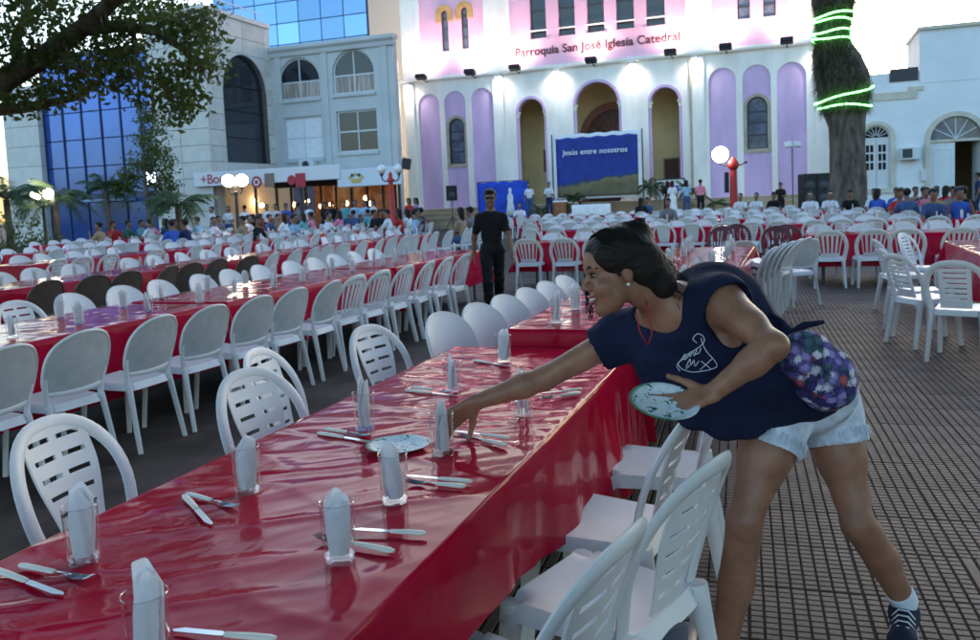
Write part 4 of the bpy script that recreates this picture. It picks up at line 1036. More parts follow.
for kd, tp, en, lb in (('knife', (66, 597), (-6, 571), 'knife with ivory handle at the lower left corner of the table'), ('fork', (93, 581), (20, 567), 'fork with ivory handle beside the leftmost glass'),
        ('knife', (214, 528), (184, 497), 'knife crossing a fork in front of the second glass'), ('fork', (239, 509), (187, 495), 'fork lying across a knife near the second glass'),
        ('knife', (372, 443), (318, 434), 'knife pointing to the third glass of the far side'), ('fork', (372, 437), (325, 430), 'fork pointing to the third glass of the far side'),
        ('knife', (462, 397), (406, 391), 'knife below the fourth glass of the far side'), ('fork', (455, 393), (412, 388), 'fork below the fourth glass of the far side'),
        ('knife', (512, 367), (474, 361), 'knife by the fifth glass of the far side'),
        ('knife', (352, 531), (426, 535), 'upper knife right of the tall napkin glass'), ('fork', (314, 537), (394, 553), 'fork below the knife, right of the tall napkin glass'),
        ('knife', (405, 477), (472, 483), 'upper knife right of the middle glass, near side'), ('fork', (405, 482), (465, 488), 'fork right of the middle glass, near side'),
        ('knife', (452, 432), (509, 439), "knife right of the glass at the woman's hand"), ('fork', (458, 436), (506, 446), "fork right of the glass at the woman's hand"),
        ('knife', (172, 632), (276, 641), 'knife lying at the bottom edge of the picture'),
        ('knife', (545, 394), (582, 390), "knife beyond the woman's forearm"), ('fork', (548, 398), (580, 394), "fork beyond the woman's forearm")):
    cutlery(kd, tp, en, lb)
# paper plates printed green
def plate_mat():
    m = bpy.data.materials.new('printed_paper_plate'); m.use_nodes = True; nt = m.node_tree; b = nt.nodes['Principled BSDF']; b.inputs['Roughness'].default_value = .6
    tc = nt.nodes.new('ShaderNodeTexCoord'); n = nt.nodes.new('ShaderNodeTexNoise'); n.inputs['Scale'].default_value = 34; n.inputs['Detail'].default_value = 5; n.inputs['Distortion'].default_value = .8
    nt.links.new(tc.outputs['Object'], n.inputs['Vector'])
    rp = nt.nodes.new('ShaderNodeValToRGB'); e = rp.color_ramp.elements; rp.color_ramp.interpolation = 'CONSTANT'
    e[0].position = 0; e[0].color = (.01, .08, .05, 1); e[1].position = .40; e[1].color = (.70, .76, .78, 1)
    x = e.new(.37); x.color = (.12, .33, .26, 1); x = e.new(.60); x.color = (.50, .60, .62, 1); x = e.new(.66); x.color = (.72, .78, .8, 1)
    nt.links.new(n.outputs[0], rp.inputs[0])
    gr = nt.nodes.new('ShaderNodeVectorMath'); gr.operation = 'LENGTH'; nt.links.new(tc.outputs['Object'], gr.inputs[0])
    mr = nt.nodes.new('ShaderNodeMapRange'); mr.inputs[1].default_value = .084; mr.inputs[2].default_value = .094; nt.links.new(gr.outputs['Value'], mr.inputs[0])
    sp = nt.nodes.new('ShaderNodeSeparateXYZ'); nt.links.new(tc.outputs['Object'], sp.inputs[0])
    wv = nt.nodes.new('ShaderNodeMapRange'); wv.inputs[1].default_value = .03; wv.inputs[2].default_value = -.03; nt.links.new(sp.outputs['X'], wv.inputs[0])
    mu = nt.nodes.new('ShaderNodeMath'); mu.operation = 'MULTIPLY'; nt.links.new(mr.outputs[0], mu.inputs[0]); nt.links.new(wv.outputs[0], mu.inputs[1])
    mx = nt.nodes.new('ShaderNodeMix'); mx.data_type = 'RGBA'; mx.inputs[7].default_value = (.02, .20, .10, 1); nt.links.new(mu.outputs[0], mx.inputs[0]); nt.links.new(rp.outputs[0], mx.inputs[6])
    nt.links.new(mx.outputs[2], b.inputs['Base Color']); return m
m_plate = plate_mat()
def plate_mesh(r=.105):
    b = MB(); n = 48; prof = [(.0005, .0), (.07 * r / .105, .0), (.078 * r / .105, .003), (.09 * r / .105, .010), (r - .004, .0125), (r, .0115), (r - .002, .0100), (.088 * r / .105, .006), (.07 * r / .105, -.002), (.0005, -.002)]
    b.lathe(prof, n, capend=False); return b.mesh('plate', m_plate, 50)
PLM = plate_mesh(.098)
pl = link('paper_plate', PLM); pl.location = G(398, 447, GH + .005); tag(pl, 'round white paper plate with green print lying on the red cloth', 'plate')
# glasses with napkins on the farther tables
SG = 0
def line_settings(x, ya, yb, step, h, who, limit=40):
    y = ya; k = 0
    while y < yb:
        p = Vector((x + random.uniform(-.05, .05), y + random.uniform(-.06, .06), h))
        if inframe(p, 10):
            k += 1; setting(p, random.uniform(0, 6), '%s %s' % (ordw(k), who), h + .007, random.randrange(9), glass=PX(p)[2] < 12, tilt=(random.uniform(-.08, .08), random.uniform(-.08, .08)))
        y += step
line_settings(-1.20, 4.25, 7.1, .55, .83, 'along the far side of the second table in line')
line_settings(-.72, 4.3, 7.1, .55, .83, 'along the near side of the second table in line')
line_settings(-1.12, 7.6, 10.5, .34, .80, 'along the far side of the third table in line')
line_settings(-.68, 7.55, 10.5, .34, .80, 'along the near side of the third table in line')
line_settings(-5.16, 3.6, 11.8, .56, .75, 'along the far side of the second row')
line_settings(-4.68, 3.4, 11.8, .56, .75, 'along the near side of the second row')
line_settings(-8.75, 6.6, 18, .58, .75, 'along the far side of the third long row')
line_settings(-8.32, 6.4, 18, .58, .75, 'along the near side of the third long row')
line_settings(-12.35, 11, 22, .6, .75, 'along the middle of the fourth long row')
line_settings(-16.2, 14.6, 26, .8, .75, 'along the middle of the fifth long row')
line_settings(2.1, 7.6, 11.5, .55, .75, 'on the right-hand table')
def row_settings(y, xa, xb, step, who):
    x = xa; k = 0
    while x < xb:
        p = Vector((x + random.uniform(-.1, .1), y + random.uniform(-.2, .2), .75))
        if inframe(p, 5): k += 1; setting(p, random.uniform(0, 6), '%s %s' % (ordw(k), who), .757, random.randrange(9), glass=False)
        x += step
row_settings(13.85, -4.2, -2.3, .4, 'on the left of the two nearest cross tables'); row_settings(14.0, .3, 2.8, .4, 'on the right of the two nearest cross tables'); row_settings(18.2, -5.4, 3.4, .5, 'on the third cross row'); row_settings(22, -6.6, 4, .5, 'on the fourth cross row'); row_settings(26.2, -8, 4.4, .6, 'on the fifth cross row')
# ================================================================== street lamps
m_red = mat('red_post_paint', (.42, .022, .02), .45, .5, var=.15, vscale=5)
m_iron = mat('dark_iron', (.03, .03, .035), .5, .5)
m_globe_on = mat('lit_lamp_globe', (.9, .88, .8), .3, emit=(1.0, .90, .68), estr=6.0)
m_globe_off = mat('opal_globe', (.75, .77, .8), .25, .5)
def street_lamp(px, py, z, label, red=True, arms=((-1, 1), (1, 1)), sep=.30, rg=.16, fat=.07, extra=None):
    p = J(px, py, z); t = thing('street_lamp', label, 'street lamp', (p.x, p.y, 0), YAW)
    m = m_red if red else m_iron; h = p.z
    b = MB(); b.lathe([(fat * 2.4, 0), (fat * 2.4, .1), (fat * 1.9, .16), (fat * 1.7, .5), (fat * 1.2, .62), (fat * 1.3, .68), (fat, .74), (fat * .8, h - .45), (fat * 1.25, h - .42), (fat * 1.25, h - .36), (fat * .7, h - .33), (fat * .6, h - .18), (fat * .2, h - .1)], 16); b.build('post', m, t, 35)
    for s, on in arms:
        b = MB(); b.tube([(s * fat * .5, 0, h - .42), (s * sep * .6, 0, h - .44), (s * sep * .95, 0, h - .36), (s * sep, 0, h - rg - .05)], [.028, .025, .025, .035], 8); b.lathe([(.035, -.07), (.07, -.03), (.075, 0)], 12, (s * sep, 0, h - rg)); b.build('arm', m_iron, t, 40)
        if on == 2: continue
        b = MB(); b.ball((s * sep, 0, h), rg, 20, 14); b.build('globe', m_globe_on if on else m_globe_off, t, True)
    return t
rl = street_lamp(733, 154, 33, 'stout red lamp post with one lit globe, right of the stage', arms=((-1, 1), (1, 2)), sep=.5, rg=.31, fat=.15)
b = MB(); b.ball((0, 0, J(733, 154, 33).z - .42), (.22, .22, .24), 16, 10); b.build('cap_dome', m_red, rl, True)
b = MB(); b.box(-.34, -.2, -.08, .08, J(733, 154, 33).z - 1.5, J(733, 154, 33).z - .7); b.build('loudspeaker_box', m_black, rl)
l2 = street_lamp(390, 169, 30, 'red lamp post with two unlit white globes, beside the bank', arms=((-1, 0), (1, 0)), sep=.31, rg=.165, fat=.11)
hz = J(390, 169, 30).z
b = MB(); b.cbox(-.16, .16, -.1, .1, hz + .02, hz + .42, .03, Matrix.Rotation(.2, 4, 'Y')); b.build('floodlight_box', m_iron, l2)
street_lamp(235, 180.5, 27, 'dark lamp post with two lit globes before the shop sign', False, sep=.215, rg=.195, fat=.06)
street_lamp(42, 194, 28, 'dark lamp post with two lit globes before the stone pier', False, sep=.2, rg=.17, fat=.06)

# ================================================================== loudspeakers, lamps on stands, altar
def tripod(name, label, p, h, parts):
    t = thing(name, label, 'stand', (p.x, p.y, p.z if hasattr(p, 'z') else 0), YAW)
    b = MB(); b.tube([(0, 0, .3), (0, 0, h)], .022, 8); b.build('pole', m_black, t)
    for k in range(3):
        a = 2.1 * k + .5; b = MB(); b.tube([(0, 0, .75), (.5 * math.cos(a), .5 * math.sin(a), .0)], .016, 6); b.build('leg', m_black, t)
    return t
p = W(453, 221, 40.5); p.z = 0
tripod('speaker_stand', 'black tripod stand carrying a loudspeaker before the lilac panels', p, 1.55, None)
b = MB(); b.cbox(-.28, .28, -.22, .22, 0, .78, .03); sp1 = thing('loudspeaker', 'black loudspeaker on tripod before the left lilac panels', 'loudspeaker', (p.x, p.y, 1.55), YAW); b.build('cabinet', m_black, sp1)
b = MB(); b.lathe([(.19, 0), (.17, .02), (.05, .05)], 20, (0, -.225, .28), Matrix.Rotation(R_(90), 4, 'X')); b.build('woofer', m_frame, sp1, 40)
for k, px in enumerate((807.5, 821)):
    q = J(px, 207, 33); s_ = thing('loudspeaker', 'tall black loudspeaker cabinet, %s of the pair before the tree' % ('left' if k == 0 else 'right'), 'loudspeaker', (q.x, q.y, 0), YAW, 'pair of tall loudspeakers')
    b = MB(); b.cbox(-.27, .27, -.3, .3, .62, 1.98, .03); cb = b.build('cabinet', m_black, s_)
    for zz, rr in ((1.0, .2), (1.5, .2)):
        b = MB(); b.lathe([(rr, 0), (rr * .9, .02), (rr * .3, .05)], 20, (0, -.302, zz), Matrix.Rotation(R_(90), 4, 'X')); b.build('woofer', m_frame, cb, 40)
    b = MB()
    for sx in (-.2, .2):
        for sy in (-.22, .22): b.box(sx - .03, sx + .03, sy - .03, sy + .03, 0, .618)
    b.build('stand_legs', m_black, s_)
p = J(793, 207, 38); top = J(793, 146, 38).z
fl = thing('floodlight_stand', 'thin tall stand with two white floodlights, before the right lilac panel', 'floodlight', (p.x, p.y, 0), YAW)
b = MB(); b.tube([(0, 0, 0), (0, 0, top)], .025, 8); b.build('pole', m_iron, fl)
b = MB()
for k in range(3): a = 2.1 * k; b.tube([(0, 0, .6), (.45 * math.cos(a), .45 * math.sin(a), 0)], .015, 6)
b.build('tripod_legs', m_iron, fl)
for s in (-1, 1):
    b = MB(); M_ = Matrix.Translation((s * .2, -.05, top + .05)) @ Matrix.Rotation(R_(-25), 4, 'X') @ Matrix.Rotation(s * .3, 4, 'Z'); b.cbox(-.17, .17, -.1, .06, -.13, .13, .03, M_); b.build('lamp_head', m_alu, fl)
al = thing('altar_table', 'long altar table under a white cloth with dark lettering, before the stage', 'table', (*J(592, 222, 38.2).xy, 0), YAW * .4); al.scale = (1.05, 1, 1.27)
b = MB(); b.box(-.78, .78, -.3, .3, .82, .86); b.build('tabletop', m_board, al)
for sx in (-.7, .7):
    for sy in (-.24, .24):
        b = MB(); b.box(sx - .03, sx + .03, sy - .03, sy + .03, 0, .819); b.build('leg', m_board, al)
b = MB(); P = []
prof = [(-.36, .06), (-.35, .5), (-.33, .84), (-.31, .868), (0, .87), (.31, .868), (.33, .84), (.35, .06)]
b.panel([[(x, y + .012 * math.sin(x * 16) * (1 if abs(y) > .32 else 0), z) for x in np.linspace(-.82, .82, 30)] for y, z in prof], .006); b.build('cloth', m_cloth_white, al, 40)
text_mesh('lettering', 'SANTO', .3, .004, mat('dark_print', (.02, .02, .06), .7), al, Matrix.Translation((0, -.385, .2)) @ FACE_CAM, bold=.015)
lc = thing('lectern', 'small brown wooden lectern box beside the white altar cloth', 'lectern', (*J(560, 215, 41).xy, .52), YAW)
b = MB(); b.cbox(-.3, .3, -.2, .2, 0, .72, .02); b.build('body', mat('orange_wood', (.30, .11, .04), .5, var=.2, vscale=5), lc)
b = MB(); b.cbox(-.36, .36, -.26, .26, .721, .80, .015); b.build('cloth_top', m_cloth_white, lc)

# ================================================================== foliage
def leaf_mat(name, c, c2):
    m = mat(name, c, .55, .35, c2=c2, vscale=1.3, spread=.2)
    nt = m.node_tree; b = nt.nodes['Principled BSDF']; out = nt.nodes['Material Output']
    tr = nt.nodes.new('ShaderNodeBsdfTranslucent'); tr.inputs[0].default_value = (c2[0] * 1.4, c2[1] * 1.5, c2[2], 1)
    mx = nt.nodes.new('ShaderNodeMixShader'); mx.inputs[0].default_value = .35
    nt.links.new(b.outputs[0], mx.inputs[1]); nt.links.new(tr.outputs[0], mx.inputs[2]); nt.links.new(mx.outputs[0], out.inputs[0]); return m
m_leafd = leaf_mat('dark_green_leaves', (.045, .062, .020), (.095, .12, .036))
m_leafp = leaf_mat('palm_green', (.028, .055, .022), (.06, .10, .04))
m_bark = mat('grey_brown_bark', (.12, .094, .074), .9, .2, var=.45, vscale=5, bump=.8, bscale=22, stretch=(1, 1, .3), detail=8)
def leaves(centers, size, rnd, up=.3):
    # folded leaf quads at the given points
    C = np.asarray(centers, float); n = len(C)
    d = rnd.normal(size=(n, 3)); d[:, 2] -= .25; d /= np.linalg.norm(d, axis=1, keepdims=True)
    e = rnd.normal(size=(n, 3)); e -= d * (e * d).sum(1, keepdims=True); e /= np.linalg.norm(e, axis=1, keepdims=True)
    nn = np.cross(d, e); s = size * rnd.uniform(.6, 1.35, (n, 1))
    a = C - d * s * .5; c = C + d * s * .5; m = C + d * s * .02
    l = m + e * s * .26 + nn * s * .07; r = m - e * s * .26 + nn * s * .07
    V = np.stack([a, l, c, r], 1).reshape(-1, 3)
    Fc = (np.arange(n)[:, None] * 4 + np.array([[0, 3, 2, 1]]))
    return V, Fc
def leaf_obj(name, V, Fc, m, parent):
    me = bpy.data.meshes.new(name); me.vertices.add(len(V)); me.vertices.foreach_set('co', V.astype(np.float32).ravel())
    me.loops.add(Fc.size); me.polygons.add(len(Fc)); me.polygons.foreach_set('loop_start', np.arange(0, Fc.size, Fc.shape[1])); me.loops.foreach_set('vertex_index', Fc.ravel().astype(np.int32))
    me.materials.append(m); me.update(calc_edges=True); me.validate()
    return link(name, me, parent)
# big tree leaning in at upper left, trunk outside the frame
ZT = 12.0
tb = J(-250, 400, ZT); tree = thing('shade_tree', 'large leafy tree whose dark limbs reach in at the upper left', 'tree', (tb.x, tb.y, 0))
o0 = Vector((tb.x, tb.y, 0)); JJ = lambda x, y, z: J(x, y, z) - o0
fork = JJ(-170, 150, ZT)
b = MB(); b.tube([(0, 0, 0), (.05, 0, .5), JJ(-225, 300, ZT), JJ(-200, 220, ZT), fork], [.62, .48, .42, .38, .36], 14); tk = b.build('trunk', m_bark, tree, True)
limbs = [([fork, JJ(-80, 115, 12), JJ(0, 82, 12), JJ(45, 54, 12), JJ(88, 24, 11.8), JJ(118, -4, 11.5), JJ(150, -50, 11.2)], .23, .07),
         ([JJ(-90, 122, 12), JJ(-30, 112, 12.1), JJ(30, 106, 12.2), JJ(70, 98, 12.3), JJ(98, 82, 12.4)], .12, .03),
         ([JJ(82, 30, 11.8), JJ(120, 26, 11.9), JJ(155, 32, 12), JJ(185, 50, 12), JJ(205, 72, 12)], .11, .025),
         ([JJ(135, 28, 11.9), JJ(132, 45, 12), JJ(122, 62, 12)], .04, .015), ([JJ(150, 32, 12), JJ(170, 20, 12), JJ(200, 8, 12.2)], .05, .02),
         ([JJ(20, 68, 12), JJ(15, 40, 12.4), JJ(25, 10, 12.8), JJ(40, -30, 13)], .09, .03), ([JJ(60, 45, 12), JJ(70, 66, 11.6), JJ(90, 76, 11.4)], .05, .015),
         ([JJ(-60, 110, 12), JJ(-40, 60, 11.5), JJ(-10, 10, 11), JJ(10, -50, 10.8)], .14, .04)]
for pts, r0, r1 in limbs:
    n = len(pts); Q = []
    for i, q in enumerate(pts): Q.append(q + Vector((noise.noise(q * 1.7), noise.noise(q * 1.7 + Vector((5, 5, 5))), noise.noise(q * 1.7 + Vector((9, 1, 3))))) * .06)
    b = MB(); b.tube(Q, [r0 + (r1 - r0) * i / (n - 1) for i in range(n)], 9); b.build('limb', m_bark, tree, True)
blobs = [(15, 18, 40), (60, 15, 40), (100, 38, 24), (125, 10, 38), (165, 22, 34), (195, 38, 26), (208, 66, 15), (185, 80, 20), (155, 70, 24), (128, 60, 20), (95, 62, 22), (60, 72, 20), (28, 60, 24), (50, 92, 12), (80, 92, 16), (188, 108, 10), (172, 116, 7), (5, 95, 20), (120, 82, 13), (170, 95, 12), (145, 98, 10), (60, 45, 22), (30, 106, 8), (205, 20, 18),
         (-40, 30, 50), (-60, 80, 40), (-90, 20, 60), (20, -40, 50), (90, -40, 50), (160, -30, 40), (-130, 70, 60), (-180, 20, 70), (-230, 80, 60), (-280, 30, 70), (-220, -60, 70), (-120, -60, 70), (-20, -100, 60), (80, -110, 50)]
pts = []
for (x, y, r) in blobs:
    for c in range(max(4, int(r * .66))):
        # leaf clumps inside the blob, then leaves inside each clump
        q = rng.normal(size=3); q /= np.linalg.norm(q); q *= r * rng.uniform(.15, 1.0) ** .6
        cz = ZT + q[2] / F * ZT * 2.2
        cc = JJ(x + q[0] * 1.05, y + q[1] * .85, cz)
        k = int(rng.uniform(10, 34))
        pts.append(np.array(cc) + rng.normal(size=(k, 3)) * np.array([.13, .13, .09]))
V, Fc = leaves(np.concatenate(pts), .105, rng)
leaf_obj('crown', V, Fc, m_leafd, tree)
lim = [Vector((0, 0, 0)) + fork, fork + Vector((3.5, -1.5, 2.2)), fork + Vector((8, -3, 3.6)), fork + Vector((12.5, -4.5, 4.2))]  # unseen limb and crown overhead, added to dim the foreground
b = MB(); b.tube(lim, [.28, .2, .13, .05], 9); b.build('limb', m_bark, tree, True)
pts = []
while len(pts) < 1250:
    c = np.array([rng.uniform(-13, 4.5), rng.uniform(-9, 7.0), rng.uniform(6.6, 10.0)])
    x_, y_, z_ = PX(c)
    if z_ > 0.2 and -60 < x_ < 1040 and y_ > -70: continue
    pts.append(c - np.array(o0) + rng.normal(size=(26, 3)) * np.array([.55, .55, .35]))
V, Fc = leaves(np.concatenate(pts), .30, rng); leaf_obj('crown', V, Fc, m_leafd, tree)
print('leaves', len(Fc))

# unseen tree added right of the camera to darken that side of the front table
t3 = thing('shade_tree', 'unseen tree added right of the front table to shade it', 'tree', (6.5, .5, 0))
b = MB(); b.tube([(0, 0, 0), (.05, .05, 1.2), (0, 0, 2.8), (-.2, .1, 4.5)], [.4, .3, .27, .2], 12); b.build('trunk', m_bark, t3, True)
for k in range(6):
    a = k * 1.05; b = MB(); b.tube([(-.1, .05, 2.9 + .2 * k), (math.cos(a) * 1.6, math.sin(a) * 1.6, 4.2 + .2 * k), (math.cos(a) * 3.4, math.sin(a) * 3.4, 5.4 + .2 * k)], [.16, .10, .03], 8); b.build('limb', m_bark, t3, True)
pts = []
while len(pts) < 620:
    q = rng.normal(size=3); q /= np.linalg.norm(q); c = np.array([6.5, .5, 5.6]) + q * np.array([5.0, 6.5, 3.0]) * rng.uniform(.35, 1) ** .6
    x_, y_, z_ = PX(c)
    if z_ > -1 and x_ < 1120 + 700 / max(z_, .5) and z_ > 0: continue
    pts.append(c - np.array([6.5, .5, 0]) + rng.normal(size=(26, 3)) * np.array([.45, .45, .35]))
V, Fc = leaves(np.concatenate(pts), .28, rng); leaf_obj('crown', V, Fc, m_leafd, t3)

# trunk with neon tubes, right
ZN = 29.0
base = G(846, 231, 0); kz = (base - CAM).dot(FW)
nt_ = thing('neon_wrapped_tree', 'thick dark tree trunk with shaggy growth wrapped in green neon tubes', 'tree', (base.x, base.y, 0))
def tp(px, py): return J(px, py, kz) - Vector((base.x, base.y, 0))
spine = [(846, 238, 25), (846, 228, 22), (847, 205, 18.5), (848, 180, 17.5), (848, 150, 16.5), (847, 125, 17), (845, 112, 20), (844, 98, 23), (842, 80, 25), (838, 62, 21), (833, 48, 17), (832, 35, 15), (834, 20, 17), (834, 0, 20), (836, -30, 22), (838, -80, 22)]
ctr = [tp(x, y) for x, y, r in spine]; rad = [r / F * kz for x, y, r in spine]
b = MB()
for i in range(len(ctr)): pass
b.tube(ctr, rad, 22); tk = b.build('trunk', m_bark, nt_, True)
displace(tk.data, lambda p: noise.noise(p * 2.2) * .07 + noise.noise(p * 7) * .03)
def at_h(t):
    i = min(len(ctr) - 2, int(t)); f = t - i; return ctr[i].lerp(ctr[i + 1], f), rad[i] * (1 - f) + rad[i + 1] * f
# shaggy fern-like blades hanging from the upper trunk
m_shag = leaf_mat('dark_shaggy_growth', (.045, .042, .022), (.10, .088, .042))
vs = []; fs = []
for k in range(7500):
    t = rng.uniform(6.1, 14.6); c, r = at_h(t); a = rng.uniform(0, 2 * math.pi)
    d = Vector((math.cos(a), math.sin(a), 0)); p0 = c + d * r * .94; L = rng.uniform(.25, .75) * (1.0 if 6.6 < t < 10.5 else .55)
    tip = p0 + d * L * rng.uniform(.1, .42) + Vector((rng.uniform(-.12, .12), rng.uniform(-.12, .12), -L * rng.uniform(.3, .95) if rng.uniform() < .8 else L * .4))
    s = d.cross(Vector((0, 0, 1))) * .018; i = len(vs); mid = p0.lerp(tip, .5) + d * .05
    vs += [p0 - s, p0 + s, mid + s * .9, mid - s * .9, tip]; fs += [(i, i + 1, i + 2, i + 3), (i + 3, i + 2, i + 4)]
b = MB(); b.add(vs, fs); b.build('shaggy_growth', m_shag, nt_, fix=False)
m_neon = mat('green_neon', (.1, .9, .2), .3, emit=(.16, 1.0, .20), estr=2.2)
for (t, dz, tilt) in ((7.15, 0, .28), (6.35, 0, -.02), (10.55, 0, -.10), (11.15, 0, .06), (11.85, 0, -.05), (12.2, 0, .12)):
    c, r = at_h(t); P = []
    for i in range(33):
        a = 2 * math.pi * i / 32; u = math.cos(a - YAW)
        P.append(c + Vector((math.cos(a), math.sin(a), 0)) * (r * 1.10 + .05) + Vector((0, 0, u * tilt * r + .03 * math.sin(a * 3 + t))))
    b = MB(); b.tube(P, .024, 6, cap=False); b.build('neon_tube', m_neon, nt_, True)
P = [at_h(t)[0] + (RT * (at_h(t)[1] * 1.08 + .04)) for t in np.linspace(9.0, 11.2, 8)]
b = MB(); b.tube(P, .03, 6); b.build('neon_tube', m_neon, nt_, True)
pts = []
for k in range(60):
    q = rng.normal(size=3); q /= np.linalg.norm(q); cc = np.array(tp(838, -150)) + q * np.array([3.4, 3.4, 2.0]) * rng.uniform(.4, 1) + np.array([0, 0, 1.5])
    pts.append(cc + rng.normal(size=(60, 3)) * .4)
V, Fc = leaves(np.concatenate(pts), .22, rng); leaf_obj('crown', V, Fc, m_leafd, nt_)

def frond(b, o, az, L, lift, droop, w=.3, n=14):
    pts = []
    for i in range(n + 1):
        t = i / n; r = L * t * (1 - .25 * t * droop); z = lift * L * t - droop * L * t * t * .9
        pts.append(o + Vector((math.cos(az) * r, math.sin(az) * r, z)))
    b.tube(pts, [.02 * (1 - .8 * i / n) for i in range(n + 1)], 4)
    for i in range(2, n + 1):
        p = pts[i]; t = (pts[i] - pts[i - 1]).normalized(); s = t.cross(Vector((0, 0, 1))).normalized()
        ln = w * math.sin(math.pi * min(1, .12 + .85 * i / n)) + .05
        for sg in (-1, 1):
            for q in (0, .5):
                pp = p - (pts[i] - pts[i - 1]) * q; e = pp + s * sg * ln + t * ln * .55 - Vector((0, 0, ln * (.35 + random.uniform(0, .3))))
                wv = t * .026
                k = len(b.v); b.add([pp - wv, pp + wv, e], [(0, 1, 2)])
def palm(px, py, z, h, nf, L, label, seed, name='palm_tree', lift=.9, trunk=.11, base_z=0.0):
    random.seed(seed); p = J(px, py, z); t = thing(name, label, 'palm' if name == 'palm_tree' else 'plant', (p.x, p.y, base_z))
    if h > .3:
        b = MB(); b.tube([(0, 0, 0), (.02, 0, h * .5), (0, 0, h)], [trunk * 1.3, trunk, trunk * .9], 10); b.build('trunk', m_bark, t, True)
    b = MB()
    for k in range(nf):
        frond(b, Vector((0, 0, h)), k * 2.4 + random.uniform(-.3, .3), L * random.uniform(.8, 1.15), lift * random.uniform(.3, 1.2), random.uniform(.6, 1.1), w=L * .22)
    b.build('fronds', m_leafp, t, fix=False); return t
palm(180, 235, 27, 1.75, 16, 1.5, 'palm with drooping fronds before the bank corner pier', 3)
palm(58, 240, 29, 2.1, 18, 1.7, 'palm behind the left lamp post at the stone pier', 4)
palm(10, 240, 27, 2.2, 18, 1.9, 'dense palm at the left edge of the plaza', 5)
palm(110, 240, 34, 2.6, 14, 1.6, 'palm standing before the blue glass wall', 8)
def shrub(px, py, z, rx, h, n, label, base_z=0.0, size=.11, seed=1):
    p = J(px, py, z); t = thing('shrub', label, 'shrub', (p.x, p.y, base_z)); r = np.random.default_rng(seed)
    pts = []
    for k in range(n):
        q = r.normal(size=3); q /= np.linalg.norm(q); q = q * r.uniform(.3, 1) ** .5 * np.array([rx, rx, h * .5]) + np.array([0, 0, h * .55]); pts.append(q + r.normal(size=(18, 3)) * .09)
    V, Fc = leaves(np.concatenate(pts), size, r); leaf_obj('foliage', V, Fc, m_leafd, t)
    b = MB()
    for k in range(6): a = k * 1.05; b.tube([(0, 0, 0), (math.cos(a) * rx * .3, math.sin(a) * rx * .3, h * .35), (math.cos(a) * rx * .6, math.sin(a) * rx * .6, h * .75)], [.03, .02, .008], 5)
    b.build('stem', m_bark, t); return t
bt_ = J(150, 238, 33.5); bt_.z = 0  # tree built to stand in for a dark tree reflection in the glass
tr2 = thing('reflection_tree', 'dark leafy tree built in place of a reflection in the blue glass wall', 'tree', bt_)
b = MB(); b.tube([(0, 0, 0), (.05, 0, 1.4), (-.05, .05, 2.6), (0, 0, 4.2)], [.13, .10, .08, .03], 9); b.build('trunk', m_bark, tr2, True)
pts = []
for (x_, y_, r_) in ((150, 140, 16), (160, 160, 18), (140, 170, 16), (166, 185, 14), (128, 182, 12), (150, 118, 10), (118, 190, 9), (160, 200, 12)):
    for c in range(int(r_ * 1.6)):
        q = rng.normal(size=3); q /= np.linalg.norm(q); q *= r_ * rng.uniform(.2, 1) ** .6
        pts.append(np.array(J(x_ + q[0], y_ + q[1], 33.5 + q[2] * .05) - bt_) + rng.normal(size=(24, 3)) * .16)
V, Fc = leaves(np.concatenate(pts), .15, rng); leaf_obj('crown', V, Fc, m_leafd, tr2)
shrub(8, 238, 26, 1.0, 1.7, 60, 'dark green shrub at the left edge below the palm', seed=2)
shrub(40, 240, 26.5, .8, 1.0, 40, 'low dark shrub at the foot of the stone pier', seed=3)
for k, (px, py, z, h, nf, L, lb, bz) in enumerate(((573, 208, 41.6, .75, 12, .85, 'dark green potted palm in front of the blue banner', .52), (650, 208, 42.2, .9, 14, 1.0, 'tall potted palm left of the right church arch', .82), (688, 208, 42.2, .7, 12, .8, 'potted palm right of the right church arch', .82), (541, 212, 41.4, .3, 10, .7, 'small potted palm beside the white shirted men', .52), (716, 207, 41, .3, 9, .9, 'small palm behind the red lamp post', .5))):
    t = palm(px, py, z, h, nf, L, lb, 20 + k, 'potted_palm', 1.1, .03, bz)
    b = MB(); b.lathe([(.14, 0), (.19, .3), (.2, .32), (.17, .32), (.15, .28)], 14); b.build('pot', m_tan, t, 40)
shrub(564, 209, 41.8, .45, .8, 30, 'small bush at the foot of the banner', .52, seed=9)
b = MB(); b.prism([(-.7, 0), (.7, 0), (.7, 1.0), (-.7, 1.0)], (), 0, .03); nb = thing('notice_board', 'framed picture board inside the right church arch', 'notice board', (*W(670, 180, YC - .1).xy, ZP + .02)); o = b.build('board', m_cloth_white, nb)
b = MB(); b.prism([(-.76, -.06), (.76, -.06), (.76, 1.06), (-.76, 1.06)], [[(-.7, 0), (.7, 0), (.7, 1), (-.7, 1)]], -.02, .04); b.build('frame', m_frame, nb)
for x_, z_, m_ in ((-.35, .55, m_leafp), (.3, .5, m_blue2), (.02, .7, m_signred)):
    b = MB(); b.prism([(x_ - .13, z_ - .18), (x_ + .13, z_ - .18), (x_ + .13, z_ + .18), (x_ - .13, z_ + .18)], (), -.006, -.001); b.build('picture', m_, nb)
